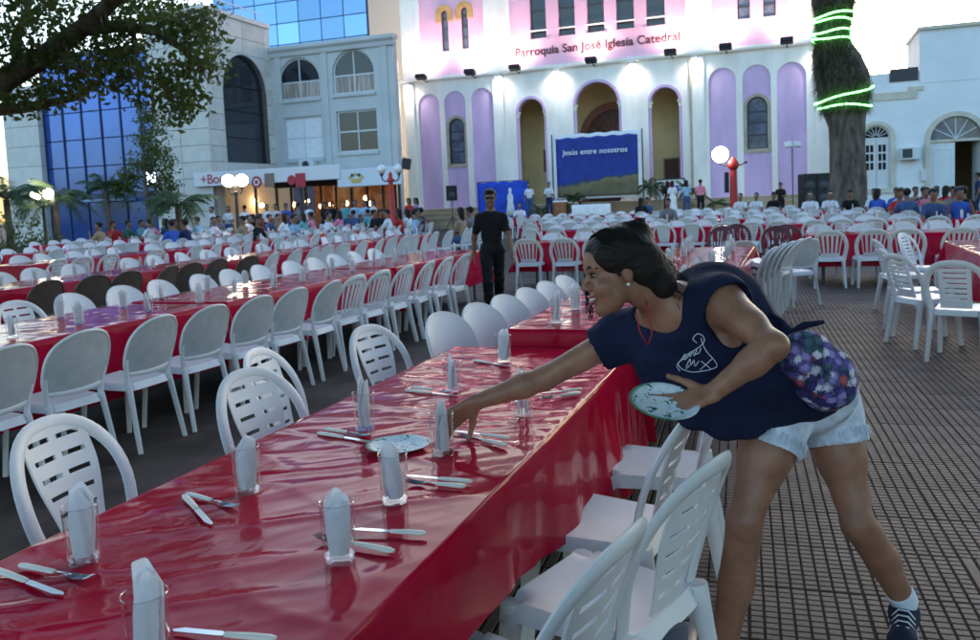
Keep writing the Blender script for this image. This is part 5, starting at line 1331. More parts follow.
# ================================================================== people: smooth-union figures turned into one continuous mesh
def rc(a, b, ra, rb, k=.02, tag_=0, sc=None): return ('rc', Vector(a), Vector(b), ra, rb, k, tag_, 1)
def el(c, r, axes, k=.02, tag_=0, sgn=1): return ('el', Vector(c), Vector(r), axes, 0, k, tag_, sgn)
def prim_dist(p, X):
    if p[0] == 'rc':
        a, b = np.array(p[1]), np.array(p[2]); ra, rb = p[3], p[4]
        ab = b - a; L2 = ab @ ab + 1e-12; t = np.clip(((X - a) @ ab) / L2, 0, 1)
        return np.linalg.norm(X - a - t[..., None] * ab, axis=-1) - (ra + (rb - ra) * t)
    q = X - np.array(p[1]); A = np.array([list(v) for v in p[3]]); l = q @ A.T; r = np.array(p[2])
    k0 = np.linalg.norm(l / r, axis=-1); k1 = np.linalg.norm(l / (r * r), axis=-1)
    return k0 * (k0 - 1) / np.maximum(k1, 1e-6)
def prim_grid(p, x, y, z):
    x = x[:, None, None]; y = y[None, :, None]; z = z[None, None, :]; f4 = np.float32
    if p[0] == 'rc':
        a, b = p[1], p[2]; ab = b - a; L2 = ab.length_squared + 1e-12
        t = np.clip((x - f4(a.x)) * f4(ab.x / L2) + (y - f4(a.y)) * f4(ab.y / L2) + (z - f4(a.z)) * f4(ab.z / L2), 0, 1)
        d = np.sqrt((x - f4(a.x) - t * f4(ab.x)) ** 2 + (y - f4(a.y) - t * f4(ab.y)) ** 2 + (z - f4(a.z) - t * f4(ab.z)) ** 2)
        return d - f4(p[3]) - t * f4(p[4] - p[3])
    c, r, A = p[1], p[2], p[3]; k0 = 0; k1 = 0
    for i in range(3):
        l = (x - f4(c.x)) * f4(A[i].x) + (y - f4(c.y)) * f4(A[i].y) + (z - f4(c.z)) * f4(A[i].z)
        k0 = k0 + (l * f4(1 / r[i])) ** 2; k1 = k1 + (l * f4(1 / r[i] ** 2)) ** 2
    k0 = np.sqrt(k0); return k0 * (k0 - 1) / np.maximum(np.sqrt(k1), f4(1e-6))
def prim_box(p):
    if p[0] == 'rc':
        m = max(p[3], p[4]); return np.minimum(p[1], p[2]) - m, np.maximum(p[1], p[2]) + m
    m = max(p[2]); return np.array(p[1]) - m, np.array(p[1]) + m
def sdf_mesh(prims, res, name, mats, relax=2, clip=None):
    bb = [prim_box(p) for p in prims if p[7] > 0]
    lo = np.min([x[0] for x in bb], 0) - 4 * res; hi = np.max([x[1] for x in bb], 0) + 4 * res
    n = np.ceil((hi - lo) / res).astype(int) + 1
    D = np.full(n, .2, np.float32); ax = [lo[i] + res * np.arange(n[i]) for i in range(3)]
    for p in prims:
        a, b = prim_box(p); m = max(p[5], .0) + 4 * res
        i0 = np.maximum(((a - m - lo) / res).astype(int), 0); i1 = np.minimum(((b + m - lo) / res).astype(int) + 2, n)
        if np.any(i1 <= i0): continue
        sl = tuple(slice(i0[i], i1[i]) for i in range(3))
        d = prim_grid(p, *[ax[i][sl[i]].astype(np.float32) for i in range(3)]); c = D[sl]; k = p[5]
        if p[7] > 0:
            h = np.maximum(k - np.abs(c - d), 0) / k if k > 0 else 0; D[sl] = np.minimum(c, d) - h * h * k * .25
        else:
            h = np.maximum(k - np.abs(c + d), 0) / k if k > 0 else 0; D[sl] = np.maximum(c, -d) + h * h * k * .25
    if clip:
        for pt, nr in clip:
            w = [((ax[i] - pt[i]) * nr[i]).astype(np.float32) for i in range(3)]
            np.maximum(D, w[0][:, None, None] + w[1][None, :, None] + w[2][None, None, :], out=D)
    S = D < 0
    c8 = [S[dx:n[0] - 1 + dx, dy:n[1] - 1 + dy, dz:n[2] - 1 + dz] for dx in (0, 1) for dy in (0, 1) for dz in (0, 1)]
    cnt = sum(c.astype(np.int8) for c in c8); act = (cnt > 0) & (cnt < 8)
    I = np.argwhere(act); ids = np.full(act.shape, -1, np.int32); ids[act] = np.arange(len(I))
    P = np.zeros((len(I), 3)); C_ = np.zeros(len(I))
    offs = [(dx, dy, dz) for dx in (0, 1) for dy in (0, 1) for dz in (0, 1)]
    vals = {o: D[I[:, 0] + o[0], I[:, 1] + o[1], I[:, 2] + o[2]].astype(float) for o in offs}
    for o in offs:
        for a in range(3):
            if o[a]: continue
            q = list(o); q[a] = 1; q = tuple(q); va, vb = vals[o], vals[q]; cr = (va < 0) != (vb < 0)
            t = np.where(cr, va / np.where(va == vb, 1, va - vb), 0); pos = np.tile(np.array(o, float), (len(I), 1)); pos[:, a] = t
            P += pos * cr[:, None]; C_ += cr
    P = (P / C_[:, None] + I) * res + lo
    quads = []
    for a in range(3):
        b_, c_ = (a + 1) % 3, (a + 2) % 3
        s0 = [slice(None)] * 3; s1 = [slice(None)] * 3; s0[a] = slice(0, n[a] - 1); s1[a] = slice(1, n[a])
        e = S[tuple(s0)] != S[tuple(s1)]; E_ = np.argwhere(e)
        E_ = E_[(E_[:, b_] > 0) & (E_[:, c_] > 0) & (E_[:, b_] < n[b_] - 1) & (E_[:, c_] < n[c_] - 1)]
        def at(db, dc):
            q = E_.copy(); q[:, b_] += db; q[:, c_] += dc; return ids[q[:, 0], q[:, 1], q[:, 2]]
        Q = np.stack([at(-1, -1), at(0, -1), at(0, 0), at(-1, 0)], 1)
        inside = S[E_[:, 0], E_[:, 1], E_[:, 2]]; Q[~inside] = Q[~inside][:, ::-1]; quads.append(Q)
    Q = np.concatenate(quads); Q = Q[(Q >= 0).all(1)]
    for _ in range(relax):
        acc = np.zeros_like(P); num = np.zeros(len(P))
        for i in range(4):
            for j in ((i + 1) % 4, (i + 3) % 4): np.add.at(acc, Q[:, i], P[Q[:, j]]); np.add.at(num, Q[:, i], 1)
        P = P * .5 + .5 * acc / np.maximum(num, 1)[:, None]
    tags = None
    if len(mats) > 1:
        best = np.full(len(P), 1e9); tags = np.zeros(len(P), int)
        for p in prims:
            if p[7] < 0: continue
            d = prim_dist(p, P); w = d < best; best[w] = d[w]; tags[w] = p[6]
    me = bpy.data.meshes.new(name); me.vertices.add(len(P)); me.vertices.foreach_set('co', P.astype(np.float32).ravel())
    me.loops.add(Q.size); me.polygons.add(len(Q)); me.polygons.foreach_set('loop_start', np.arange(0, Q.size, 4)); me.loops.foreach_set('vertex_index', Q.ravel().astype(np.int32))
    for m in mats: me.materials.append(m)
    if tags is not None: me.polygons.foreach_set('material_index', np.median(tags[Q], axis=1).astype(np.int32))
    me.polygons.foreach_set('use_smooth', np.ones(len(Q), bool)); me.update(calc_edges=True); me.validate(); return me

m_skin = mat('skin', (.29, .135, .082), .42, .45, var=.14, vscale=16, bump=.10, bscale=300, sss=.08, detail=8)
m_skin2 = mat('skin_tan', (.22, .115, .075), .55, .35)
m_hairb = mat('black_hair', (.013, .009, .007), .6, .3, bump=.5, bscale=90, stretch=(.3, 1, 1))
I3 = [Vector((1, 0, 0)), Vector((0, 1, 0)), Vector((0, 0, 1))]
def vn(v): return Vector(v).normalized()

def head_prims(c, f, u, sc=1.0, k=.018, female=False, skin=0):
    """c centre of skull; f facing; u up. Coordinates inside: (left, forward, up)"""
    f = vn(f); u = vn(Vector(u) - f * Vector(u).dot(f)); l = u.cross(f); A = [l, f, u]
    T = lambda a, b, d: Vector(c) + (l * a + f * b + u * d) * sc
    E = lambda p, r, kk=k, t=skin, s=1: el(T(*p), Vector(r) * sc, A, kk, t, s)
    Rr = lambda a, b, ra, rb, kk=k, t=skin: rc(T(*a), T(*b), ra * sc, rb * sc, kk, t)
    L = [E((0, -.012, .03), (.073, .092, .084)), E((0, .03, -.03), (.056, .06, .084)), Rr((-.03, .025, -.072), (0, .072, -.100), .030, .019), Rr((.03, .025, -.072), (0, .072, -.100), .030, .019),
         Rr((0, .086, .012), (0, .109, -.026), .007, .0105, .012), E((-.009, .098, -.032), (.010, .011, .008), .008), E((.009, .098, -.032), (.010, .011, .008), .008),
         E((0, .083, .026), (.046, .013, .011), .015), E((0, .091, -.056), (.021, .011, .006), .008), E((0, .089, -.070), (.018, .011, .006), .008),
         E((-.036, .060, -.034), (.024, .024, .022)), E((.036, .060, -.034), (.024, .024, .022)),
         E((-.031, .094, .008), (.015, .010, .009), .01, skin, -1), E((.031, .094, .008), (.015, .010, .009), .01, skin, -1),
         E((-.073, -.004, -.008), (.009, .019, .030), .008), E((.073, -.004, -.008), (.009, .019, .030), .008)]
    if female:
        L = [E((0, -.012, .03), (.071, .090, .084)), E((0, .034, -.028), (.056, .056, .080)), Rr((-.028, .03, -.066), (0, .070, -.096), .030, .0175), Rr((.028, .03, -.066), (0, .070, -.096), .030, .0175), E((0, .062, .045), (.050, .028, .036), .03),
             Rr((0, .085, .010), (0, .1135, -.024), .0062, .0088, .011), E((-.009, .099, -.030), (.0085, .011, .007), .007), E((.009, .099, -.030), (.0085, .011, .007), .007), E((.0775, -.002, -.006), (.004, .010, .017), .004, skin, -1),
             E((0, .081, .024), (.042, .010, .008), .015), E((0, .090, -.055), (.022, .010, .006), .008), E((0, .087, -.071), (.018, .010, .006), .008),
             E((-.037, .061, -.032), (.025, .027, .024)), E((.037, .061, -.032), (.025, .027, .024)), E((0, .04, -.088), (.03, .03, .022)),
             E((-.030, .092, .007), (.014, .008, .008), .01, skin, -1), E((.030, .092, .007), (.014, .008, .008), .01, skin, -1),
             E((-.071, -.006, -.010), (.008, .018, .028), .008), E((.071, -.006, -.010), (.008, .018, .028), .008)]
    return L, T, A
def hand_prims(w, d, pal, thumb, curls, spread=.10, sc=1.0, tcurl=.4, tagv=0):
    """w wrist, d direction of the palm, pal palm-side normal, thumb: side of the thumb"""
    d = vn(d); pal = vn(Vector(pal) - d * Vector(pal).dot(d)); s = d.cross(pal)
    if s.dot(Vector(thumb)) < 0: s = -s
    w = Vector(w); L = []
    for q in (-.030, -.011, .009, .028): L.append(rc(w + s * q * .55 * sc, w + d * .082 * sc + s * q * sc, .013 * sc, .0105 * sc, .012, tagv))
    lens = [(.028, .040, .024, .019), (.010, .046, .028, .021), (-.010, .043, .026, .020), (-.029, .034, .020, .018)]
    for i, (q, a, b, c) in enumerate(lens):
        p = w + d * .082 * sc + s * q * sc; dd = vn(d + s * spread * (q / .03)); nn = vn(pal - dd * pal.dot(dd)); ang = 0
        for j, ln in enumerate((a, b, c)):
            ang += curls[i][j]; dr = dd * math.cos(ang) + nn * math.sin(ang); e = p + dr * ln * sc
            r0 = (.0092, .0083, .0074)[j] * sc; L.append(rc(p, e, r0, r0 * .9, .004, tagv)); p = e
    p = w + s * .022 * sc + d * .018 * sc; ang = 0
    td = vn(d * .62 + s * .70 + pal * .25)
    for j, ln in enumerate((.042, .030, .024)):
        if j: td = vn(td - s * tcurl * .55 + d * tcurl * .25 + pal * tcurl * .25)
        e = p + td * ln * sc; r0 = (.0135, .0098, .0088)[j] * sc; L.append(rc(p, e, r0, r0 * .9, .008 if j == 0 else .004, tagv)); p = e
    return L

# ------------------------------------------------------------------ the bending woman
ROOT = G(800, 660, 0); ROOT.z = 0
wj = {k: J(*v) for k, v in dict(hipR=(780, 408, 2.55), hipL=(826, 402, 2.70), kneeR=(744, 521, 2.47), ankR=(722, 655, 2.55), kneeL=(858, 524, 2.60), ankL=(904, 600, 2.78),
      pel=(806, 396, 2.63), waist=(768, 372, 2.56), chest=(705, 333, 2.47), neck=(664, 300, 2.42), shL=(722, 302, 2.33), shR=(622, 336, 2.56), elL=(774, 346, 2.13), wrL=(712, 393, 2.18), elR=(545, 378, 2.62), wrR=(476, 402, 2.60), head=(617, 272, 2.36)).items()}
woman = thing('person', 'smiling dark-haired woman in navy shirt and frayed denim shorts bending over the table', 'person', ROOT)
def wp(me_name, me, parent=woman):
    o = link(me_name, me, parent); o.matrix_parent_inverse = Matrix.Translation(-ROOT); return o
axis_t = vn(wj['neck'] - wj['pel']); axis_l = vn((wj['shL'] - wj['shR'])); axis_l = vn(axis_l - axis_t * axis_l.dot(axis_t)); axis_n = axis_l.cross(axis_t)     # n: chest side?
if axis_n.dot(Vector((0, 0, -1))) < 0: axis_n = -axis_n
TA = [axis_l, axis_n, axis_t]
fdir = -RT * .95 - UP * .21 - FW * .19; hu = UP * .96 - RT * .20
HS = .95
HP, HT, HA = head_prims(wj['head'], fdir, hu, HS, female=True)
hand_c = G(443, 455, .87)
body = []
body += [el(wj['chest'] + axis_t * .02, (.150, .098, .17), TA, .05), el(wj['chest'].lerp(wj['waist'], .6), (.125, .095, .16), TA, .05), el(wj['waist'], (.125, .095, .13), TA, .05), el(wj['pel'], (.160, .115, .13), TA, .05)]
body += [rc(wj['neck'] - axis_t * .04, wj['neck'] + (wj['head'] - wj['neck']) * .35, .062, .050, .03), rc(wj['neck'], HT(0, -.035, -.045), .052, .050, .03)]
body += [rc(wj['chest'] + axis_t * .10, wj['shL'], .075, .058, .05), rc(wj['chest'] + axis_t * .10, wj['shR'], .075, .056, .05)]
body += [el(wj['chest'] + axis_n * .085 + axis_l * s * .075 - axis_t * .01, (.062, .052, .062), TA, .04) for s in (-1, 1)]
body += [rc(wj['shL'], wj['elL'], .047, .034, .03), rc(wj['shL'], wj['shL'].lerp(wj['elL'], .55), .046, .042, .03), rc(wj['elL'], wj['elL'].lerp(wj['wrL'], .35), .036, .037, .02), rc(wj['elL'].lerp(wj['wrL'], .3), wj['wrL'], .037, .024, .02)]
body += [rc(wj['shR'], wj['elR'], .048, .035, .03), rc(wj['elR'], wj['elR'].lerp(wj['wrR'], .35), .036, .037, .02), rc(wj['elR'].lerp(wj['wrR'], .3), wj['wrR'], .037, .024, .02)]
for s in 'RL':
    h_, k_, a_ = wj['hip' + s], wj['knee' + s], wj['ank' + s]
    back = vn(wj['pel'] - wj['neck']); back.z = 0; back = vn(back)
    body += [rc(h_, h_.lerp(k_, .45), .086, .071, .04), rc(h_.lerp(k_, .4), k_, .072, .046, .04), rc(k_, a_, .043, .031, .03), rc(k_.lerp(a_, .12) + back * .012, k_.lerp(a_, .48) + back * .014, .043, .044, .04), rc(k_.lerp(a_, .45) + back * .012, a_, .042, .031, .03)]
    body += [el(k_ - back * .018, (.033, .034, .040), I3, .018)]
body += HP
# right hand closes round the napkin, left hand grips the plate's rim
pd = vn(hand_c - wj['wrR']); pd = vn(-RT * .80 - UP * .55 - FW * .1)
body += hand_prims(wj['wrR'], pd, -UP * .6 - RT * .1 - FW * .7, -FW * .4 - RT * .2 - UP * .8, [(.25, .5, .4), (.35, .55, .45), (.45, .6, .5), (.55, .65, .5)], .12, 1.0, .25)
plate_c = J(664, 404, 2.17); pnorm = vn(UP * .92 - FW * .40 + RT * .04)
ld = vn(-RT * .90 - UP * .30 + FW * .02); 
body += hand_prims(wj['wrL'], ld, pnorm * .8 - FW * .1, pnorm * .2 - FW * .3 + UP * .8, [(.15, .15, .1), (.12, .15, .1), (.12, .15, .1), (.15, .2, .12)], .22, 1.0, .3)
o = wp('body', sdf_mesh(body, .0056, 'woman_body', [m_skin], relax=1))
# eyes, brows, lips, teeth
m_eye = mat('eye_white', (.34, .31, .29), .3); m_iris = mat('dark_iris', (.015, .008, .005), .15); m_lip = mat('lips', (.30, .085, .075), .4); m_teeth = mat('teeth', (.75, .73, .68), .3)
def loc_mb(fn):
    b = MB(); fn(b); return b
A_h = Matrix((HA[0], HA[1], HA[2])).transposed()
def hb(name, m, items):
    b = MB()
    for c, r in items:
        q = MB(); q.ball((0, 0, 0), r, 14, 10); b.add([HT(*c) + (A_h @ Vector(v)) * HS for v in q.v], q.f)
    return wp(name, b.mesh(name, m, True))
for s in (-1, 1):
    e = hb('eye', m_eye, [((s * .030, .080, .007), (.0130, .0105, .0052))]); hb('iris', m_iris, [((s * .031, .0890, .0055), (.0085, .0035, .0056))]).parent = e
    bpy.data.objects[e.name].children[0].matrix_parent_inverse = Matrix.Identity(4)
    b = MB(); b.tube([HT(s * .012, .0925, .0285), HT(s * .030, .0895, .0325), HT(s * .050, .073, .0245)], [.003, .0042, .002], 6); wp('eyebrow', b.mesh('eyebrow', m_hairb, True))
    b = MB(); b.tube([HT(s * .017, .0905, .010), HT(s * .030, .0915, .0135), HT(s * .046, .081, .010)], [.0014, .0026, .0016], 6); wp('eyelashes', b.mesh('eyelashes', m_hairb, True))
b = MB(); b.tube([HT(x * 1.0, .0985 - 7.5 * x * x, -.0545 + 5 * x * x) for x in np.linspace(-.027, .027, 9)], [.002, .003, .0038, .0042, .004, .0042, .0038, .003, .002], 6); wp('upper_lip', b.mesh('lip', m_lip, True))
b = MB(); b.tube([HT(x * 1.0, .0975 - 8 * x * x, -.0715 + 9 * x * x) for x in np.linspace(-.025, .025, 9)], [.002, .0035, .0045, .0052, .0054, .0052, .0045, .0035, .002], 6); wp('lower_lip', b.mesh('lip', m_lip, True))
b = MB(); b.tube([HT(x * 1.0, .0955 - 8 * x * x, -.0625 + 6 * x * x) for x in np.linspace(-.021, .021, 9)], [.002, .003, .0042, .0048, .005, .0048, .0042, .003, .002], 6); wp('teeth', b.mesh('teeth', m_teeth, True))
b = MB(); q = HT(.0835, .004, -.038); b.ball(q, .005, 10, 8); wp('earring', b.mesh('earring', mat('pearl', (.8, .78, .74), .2), True))
# hair: swept back into a loose knot, mass behind the neck, strands beside the face
E = lambda p, r, kk=.02, t=0, s=1: el(HT(*p), Vector(r) * HS, HA, kk, t, s)
hair = [E((0, -.026, .050), (.088, .106, .088)), E((0, .032, .076), (.058, .044, .030)), E((.052, .010, .050), (.034, .066, .046)), E((-.052, .010, .050), (.034, .066, .046)),
        E((.045, -.075, .005), (.050, .062, .066)), E((-.045, -.075, .005), (.050, .062, .066)), E((0, -.105, -.025), (.062, .050, .070)), E((.035, -.118, -.062), (.045, .040, .045)), E((.01, -.135, -.03), (.04, .04, .055)),
        E((.005, -.070, .108), (.042, .036, .028), .02), E((.024, -.092, .108), (.030, .026, .024), .012), E((-.020, -.060, .120), (.028, .026, .020), .012), E((.012, -.100, .090), (.03, .028, .03), .012)]
hair += [E((0, .085, -.02), (.070, .045, .085), .012, 0, -1)]
ho = wp('hair', sdf_mesh(hair, .006, 'hair', [m_hairb], relax=1))
b = MB(); rr = random.Random(5)
for k in range(420):
    a = rr.uniform(0, 2 * math.pi); v = rr.uniform(-.2, 1)
    # flyaway and combed strands following the skull backwards
    s0 = rr.uniform(-.075, .075); pts = []
    for i in range(7):
        t = i / 6; fwd = .050 - .175 * t; up_ = .098 + .030 * math.sin(math.pi * t) - .15 * t * t; w_ = s0 * (1 + .25 * math.sin(math.pi * t)) * (1 - .25 * t)
        lift = math.sqrt(max(0, 1 - (abs(s0) / .09) ** 2)); pts.append(HT(w_ + .004 * math.sin(k + i), fwd + .012 * rr.uniform(-1, 1) - .012, (up_ + .026) * (.45 + .55 * lift) - .006 + .006 * rr.uniform(-1, 1)))
    b.tube(pts, .0011, 3, cap=False)
for k in range(70):
    c = Vector((.005 + rr.uniform(-.03, .03), -.035 + rr.uniform(-.03, .02), .13)); pts = []
    a0 = rr.uniform(0, 6.28); R0 = rr.uniform(.03, .052)
    for i in range(8): a = a0 + i * .5; pts.append(HT(c.x * .4 + R0 * math.cos(a) * 1.0, -.078 + R0 * .75 * math.sin(a), .110 + .022 * math.sin(a * 1.3 + k) + .008))
    b.tube(pts, .0012, 3, cap=False)
for k in range(60):
    x = rr.uniform(-.06, .07); z = rr.uniform(-.06, .05); L = rr.uniform(.05, .12); pts = [HT(x + .012 * i * rr.uniform(-.4, .6), -.115 - .02 * i * rr.uniform(.2, 1), z - L * i / 4) for i in range(5)]
    b.tube(pts, .0011, 3, cap=False)
for k in range(11):      # loose curls by the far cheek and chin
    s0 = -.045 - rr.uniform(0, .03); ph = rr.uniform(0, 6); wd_ = rr.uniform(-.012, .016); pts = [HT(s0 - .004 * i, .066 + .010 * math.sin(i * 1.1 + ph) + wd_ * i / 5 + .002 * i, .03 - .022 * i) for i in range(8)]
    b.tube(pts, [.0022, .0022, .002, .002, .0018, .0016, .0014, .001], 4, cap=False)
for k in range(12):
    pts = [HT(.068 + .003 * i, .045 - .006 * i + .004 * math.sin(k + i), .045 - .014 * i) for i in range(5)]; b.tube(pts, .001, 3, cap=False)
so = b.build('hair_strands', m_hairb, ho, True, fix=False); so['kind'] = 'stuff'

# navy shirt
def sight_n(px, py, n):
    r = vn(ray(px, py)); return vn(n - r * n.dot(r))
m_navycloth = mat('navy_cotton', (.010, .014, .042), .85, .2, var=.18, vscale=5, bump=.25, bscale=40, detail=6)
sh = [el(wj['chest'] + axis_t * .02, (.166, .113, .18), TA, .05), el(wj['chest'].lerp(wj['waist'], .6), (.150, .118, .18), TA, .05), el(wj['waist'], (.152, .118, .15), TA, .05), el(wj['pel'] + axis_t * .06, (.172, .135, .12), TA, .05)]
sh += [rc(wj['chest'] + axis_t * .09, wj['shL'], .092, .074, .05), rc(wj['chest'] + axis_t * .09, wj['shR'], .092, .072, .05)]
sh += [el(wj['chest'] + axis_n * .09 + axis_l * s * .075 - axis_t * .01, (.072, .062, .072), TA, .05) for s in (-1, 1)]
sh += [rc(wj['shR'], wj['shR'].lerp(wj['elR'], .42), .072, .074, .04), rc(wj['shL'], wj['shL'].lerp(wj['elL'], .20), .072, .074, .04)]
sh += [el(J(722, 302, 2.50), (.125, .10, .15), TA, .05), el(J(752, 332, 2.53), (.13, .10, .14), TA, .05), el(J(785, 358, 2.57), (.14, .10, .12), TA, .05)]
# the loose front hangs straight down from the bent body
for (px, py, z, r1) in ((655, 392, 2.46, .040), (690, 416, 2.46, .05), (722, 428, 2.46, .05), (750, 424, 2.46, .055), (780, 412, 2.46, .055), (805, 400, 2.48, .055), (824, 390, 2.50, .045)):
    q = J(px, py, z); sh.append(rc(q, q + UP * .09, r1 * .8, r1 * 1.5, .07))
neck_cut = [el(J(645, 322, 2.30), (.105, .105, .105), I3, .015, 0, -1), rc(wj['neck'] + axis_t * .01, HT(0, 0, -.06), .088, .10, .015)]
nc = list(neck_cut[1]); nc[7] = -1; neck_cut[1] = tuple(nc)
cuff = []
for s, f in (('R', .43), ('L', .22)):
    d = vn(wj['el' + s] - wj['sh' + s]); p = wj['sh' + s].lerp(wj['el' + s], f)
    c_ = rc(p + d * .042, p + d * .30, .098, .098, .01); c_ = list(c_); c_[7] = -1; cuff.append(tuple(c_))
inner = [list(rc(wj['shR'].lerp(wj['elR'], .2), wj['elR'], .058, .06, .004)), list(rc(wj['shL'].lerp(wj['elL'], .05), wj['elL'], .060, .062, .004))]
for q in inner: q[7] = -1
shirt = wp('shirt', sdf_mesh(sh + neck_cut + cuff + [tuple(q) for q in inner], .0075, 'shirt', [m_navycloth], relax=2, clip=[(J(800, 428, 2.55), vn(-UP + RT * .36)), (CAM, sight_n(813, 369, RT * .88 + UP * .47))]))
displace(shirt.data, lambda p: .008 * noise.noise(Vector((p.x * 7, p.y * 7, p.z * 16))) + .007 * noise.noise(p * 11))   # cloth folds
# denim shorts with frayed hems
m_denim = mat('pale_denim', (.60, .65, .76), .85, .2, var=.22, vscale=14, bump=.3, bscale=300, detail=8)
sr = [el(wj['pel'] + axis_t * .01, (.176, .132, .125), TA, .05)]
for s in 'RL': sr += [rc(wj['hip' + s], wj['hip' + s].lerp(wj['knee' + s], .34), .103, .098, .04)]
cut = []
for s in 'RL':
    d = vn(wj['knee' + s] - wj['hip' + s]); p = wj['hip' + s].lerp(wj['knee' + s], .27); c_ = list(rc(p + d * .14, p + d * .4, .14, .14, .006)); c_[7] = -1; cut.append(tuple(c_))
    c_ = list(rc(wj['hip' + s].lerp(wj['knee' + s], .12), wj['knee' + s], .084, .078, .004)); c_[7] = -1; cut.append(tuple(c_))
shorts = wp('shorts', sdf_mesh(sr + cut, .0065, 'shorts', [m_denim], relax=1, clip=[(J(775, 375, 2.5), vn(-RT * .8 + UP * .3))]))
displace(shorts.data, lambda p: .006 * noise.noise(Vector((p.x * 9, p.y * 9, p.z * 18))))
b = MB(); rr = random.Random(3)
for s in 'RL':
    d = vn(wj['knee' + s] - wj['hip' + s]); c_ = wj['hip' + s].lerp(wj['knee' + s], .27); a1 = d.orthogonal().normalized(); a2 = d.cross(a1)
    for k in range(230):
        a = rr.uniform(0, 6.28); rad_ = .099 + rr.uniform(-.004, .006); e = a1 * math.cos(a) + a2 * math.sin(a); p0 = c_ + e * rad_ - d * .012; L = rr.uniform(.010, .044)
        b.tube([p0, p0 + d * L * .5 + e * .004, p0 + d * L + e * rr.uniform(-.002, .012) + a1 * rr.uniform(-.006, .006)], [.0013, .0011, .0006], 3, cap=False)
fr = b.build('frayed_hem', mat('frayed_thread', (.70, .74, .82), .9), shorts, True, fix=False); fr['kind'] = 'stuff'
fr.matrix_parent_inverse = Matrix.Identity(4)
# sneakers
m_sneak = mat('navy_canvas', (.012, .016, .04), .8, .3, var=.15, vscale=20); m_rubber = mat('white_rubber', (.62, .64, .68), .5); m_sock = mat('white_sock', (.62, .68, .78), .9, .15, bump=.2, bscale=150)
def sneaker(ank, toe_dir, lift):
    d = vn(Vector((toe_dir.x, toe_dir.y, 0))); s = Vector((0, 0, 1)).cross(d); g0 = Vector((ank.x, ank.y, lift))
    T = lambda f_, w_, z_: g0 + d * f_ + s * w_ + Vector((0, 0, z_))
    A = [s, d, Vector((0, 0, 1))]
    up_ = [el(T(-.01, 0, .055), (.040, .060, .05), A, .03), rc(T(.0, 0, .06), T(.12, 0, .04), .042, .034, .03), el(T(.145, 0, .034), (.045, .06, .03), A, .03), rc(T(-.02, 0, .04), T(-.008, 0, .072), .038, .039, .02)]
    hole = list(rc(T(-.004, 0, .075), T(0, 0, .2), .033, .042, .004)); hole[7] = -1
    so = wp('shoe', sdf_mesh(up_ + [tuple(hole)], .005, 'shoe', [m_sneak], relax=1, clip=[(T(0, 0, .012), (0, 0, -1))]))
    b = MB(); n = 28; P = []
    for i in range(n):
        a = 2 * math.pi * i / n; cx = math.cos(a); sy = math.sin(a); f_ = .065 + .145 * cx; w_ = (.044 + .008 * cx) * math.copysign(abs(sy) ** .8, sy); P.append((f_, w_))
    vs = [T(f_, w_, z_) for z_ in (.0, .026) for f_, w_ in P]; fs = [(i, (i + 1) % n, n + (i + 1) % n, n + i) for i in range(n)] + [tuple(range(n - 1, -1, -1)), tuple(range(n, 2 * n))]
    b.add(vs, fs); q = b.build('sole', m_rubber, so, 40); q.matrix_parent_inverse = Matrix.Identity(4)
    b = MB()
    for k in range(4):
        f_ = .050 + k * .021; z_ = .100 - k * .0085; b.tube([T(f_, -.034, z_ - .026), T(f_ + .004, -.015, z_), T(f_ + .006, .015, z_), T(f_ + .002, .034, z_ - .026)], .0028, 6)
    q = b.build('laces', m_rubber, so, True); q.matrix_parent_inverse = Matrix.Identity(4)
    return so
for s, dr in (('L', -RT * .45 - FW * .85), ('R', -RT * .75 - FW * .6)):
    a_ = wj['ank' + s]; sneaker(a_, dr, 0.012)
    b = MB(); k_ = wj['knee' + s]; d = vn(k_ - a_); b.tube([Vector((a_.x, a_.y, .06)), a_ + d * .00, a_ + d * .045, a_ + d * .055], [.036, .043, .044, .0425], 16); wp('sock', b.mesh('sock', m_sock, True))
# printed script mark on the chest, laid on the shirt surface
shirt_bvh = BVHTree.FromPolygons([v.co.copy() for v in shirt.data.vertices], [tuple(p.vertices) for p in shirt.data.polygons])
def on_shirt(px, py):
    d = vn(ray(px, py)); h = shirt_bvh.ray_cast(CAM, d)
    return h[0] - d * .004 if h[0] else None
strokes = [[(678, 364), (682, 369), (692, 372), (703, 371), (712, 369), (717, 366), (714, 360), (707, 352), (703, 345), (701, 338)], [(697, 343), (693, 339), (697, 334), (703, 336), (704, 342), (698, 348), (688, 354), (681, 360), (677, 366), (680, 371)],
           [(681, 361), (685, 354), (686, 359), (682, 359), (687, 358), (690, 352), (690, 357), (693, 351), (694, 356), (697, 350), (695, 354), (699, 353), (701, 348)], [(686, 367), (690, 359), (691, 365), (694, 360), (695, 366), (699, 361)], [(701, 361), (711, 369)], [(712, 359), (700, 370)], [(686, 369), (690, 365)]]
b = MB()
for st_ in strokes:
    P = []
    for i in range(len(st_) - 1):
        p0, p1, p2, p3 = [Vector(st_[min(max(i + d, 0), len(st_) - 1)]) for d in (-1, 0, 1, 2)]
        for t in (0, .25, .5, .75):      # Catmull-Rom curve through the stroke points
            q = .5 * ((2 * p1) + (p2 - p0) * t + (2 * p0 - 5 * p1 + 4 * p2 - p3) * t * t + (3 * p1 - p0 - 3 * p2 + p3) * t ** 3); P.append(on_shirt(q.x, q.y))
    P.append(on_shirt(*st_[-1])); P = [q for q in P if q]
    if len(P) > 2: b.tube(P, .0014, 5)
pr = b.build('chest_print', mat('white_ink', (.62, .65, .75), .8), shirt, True); pr.matrix_parent_inverse = Matrix.Identity(4)
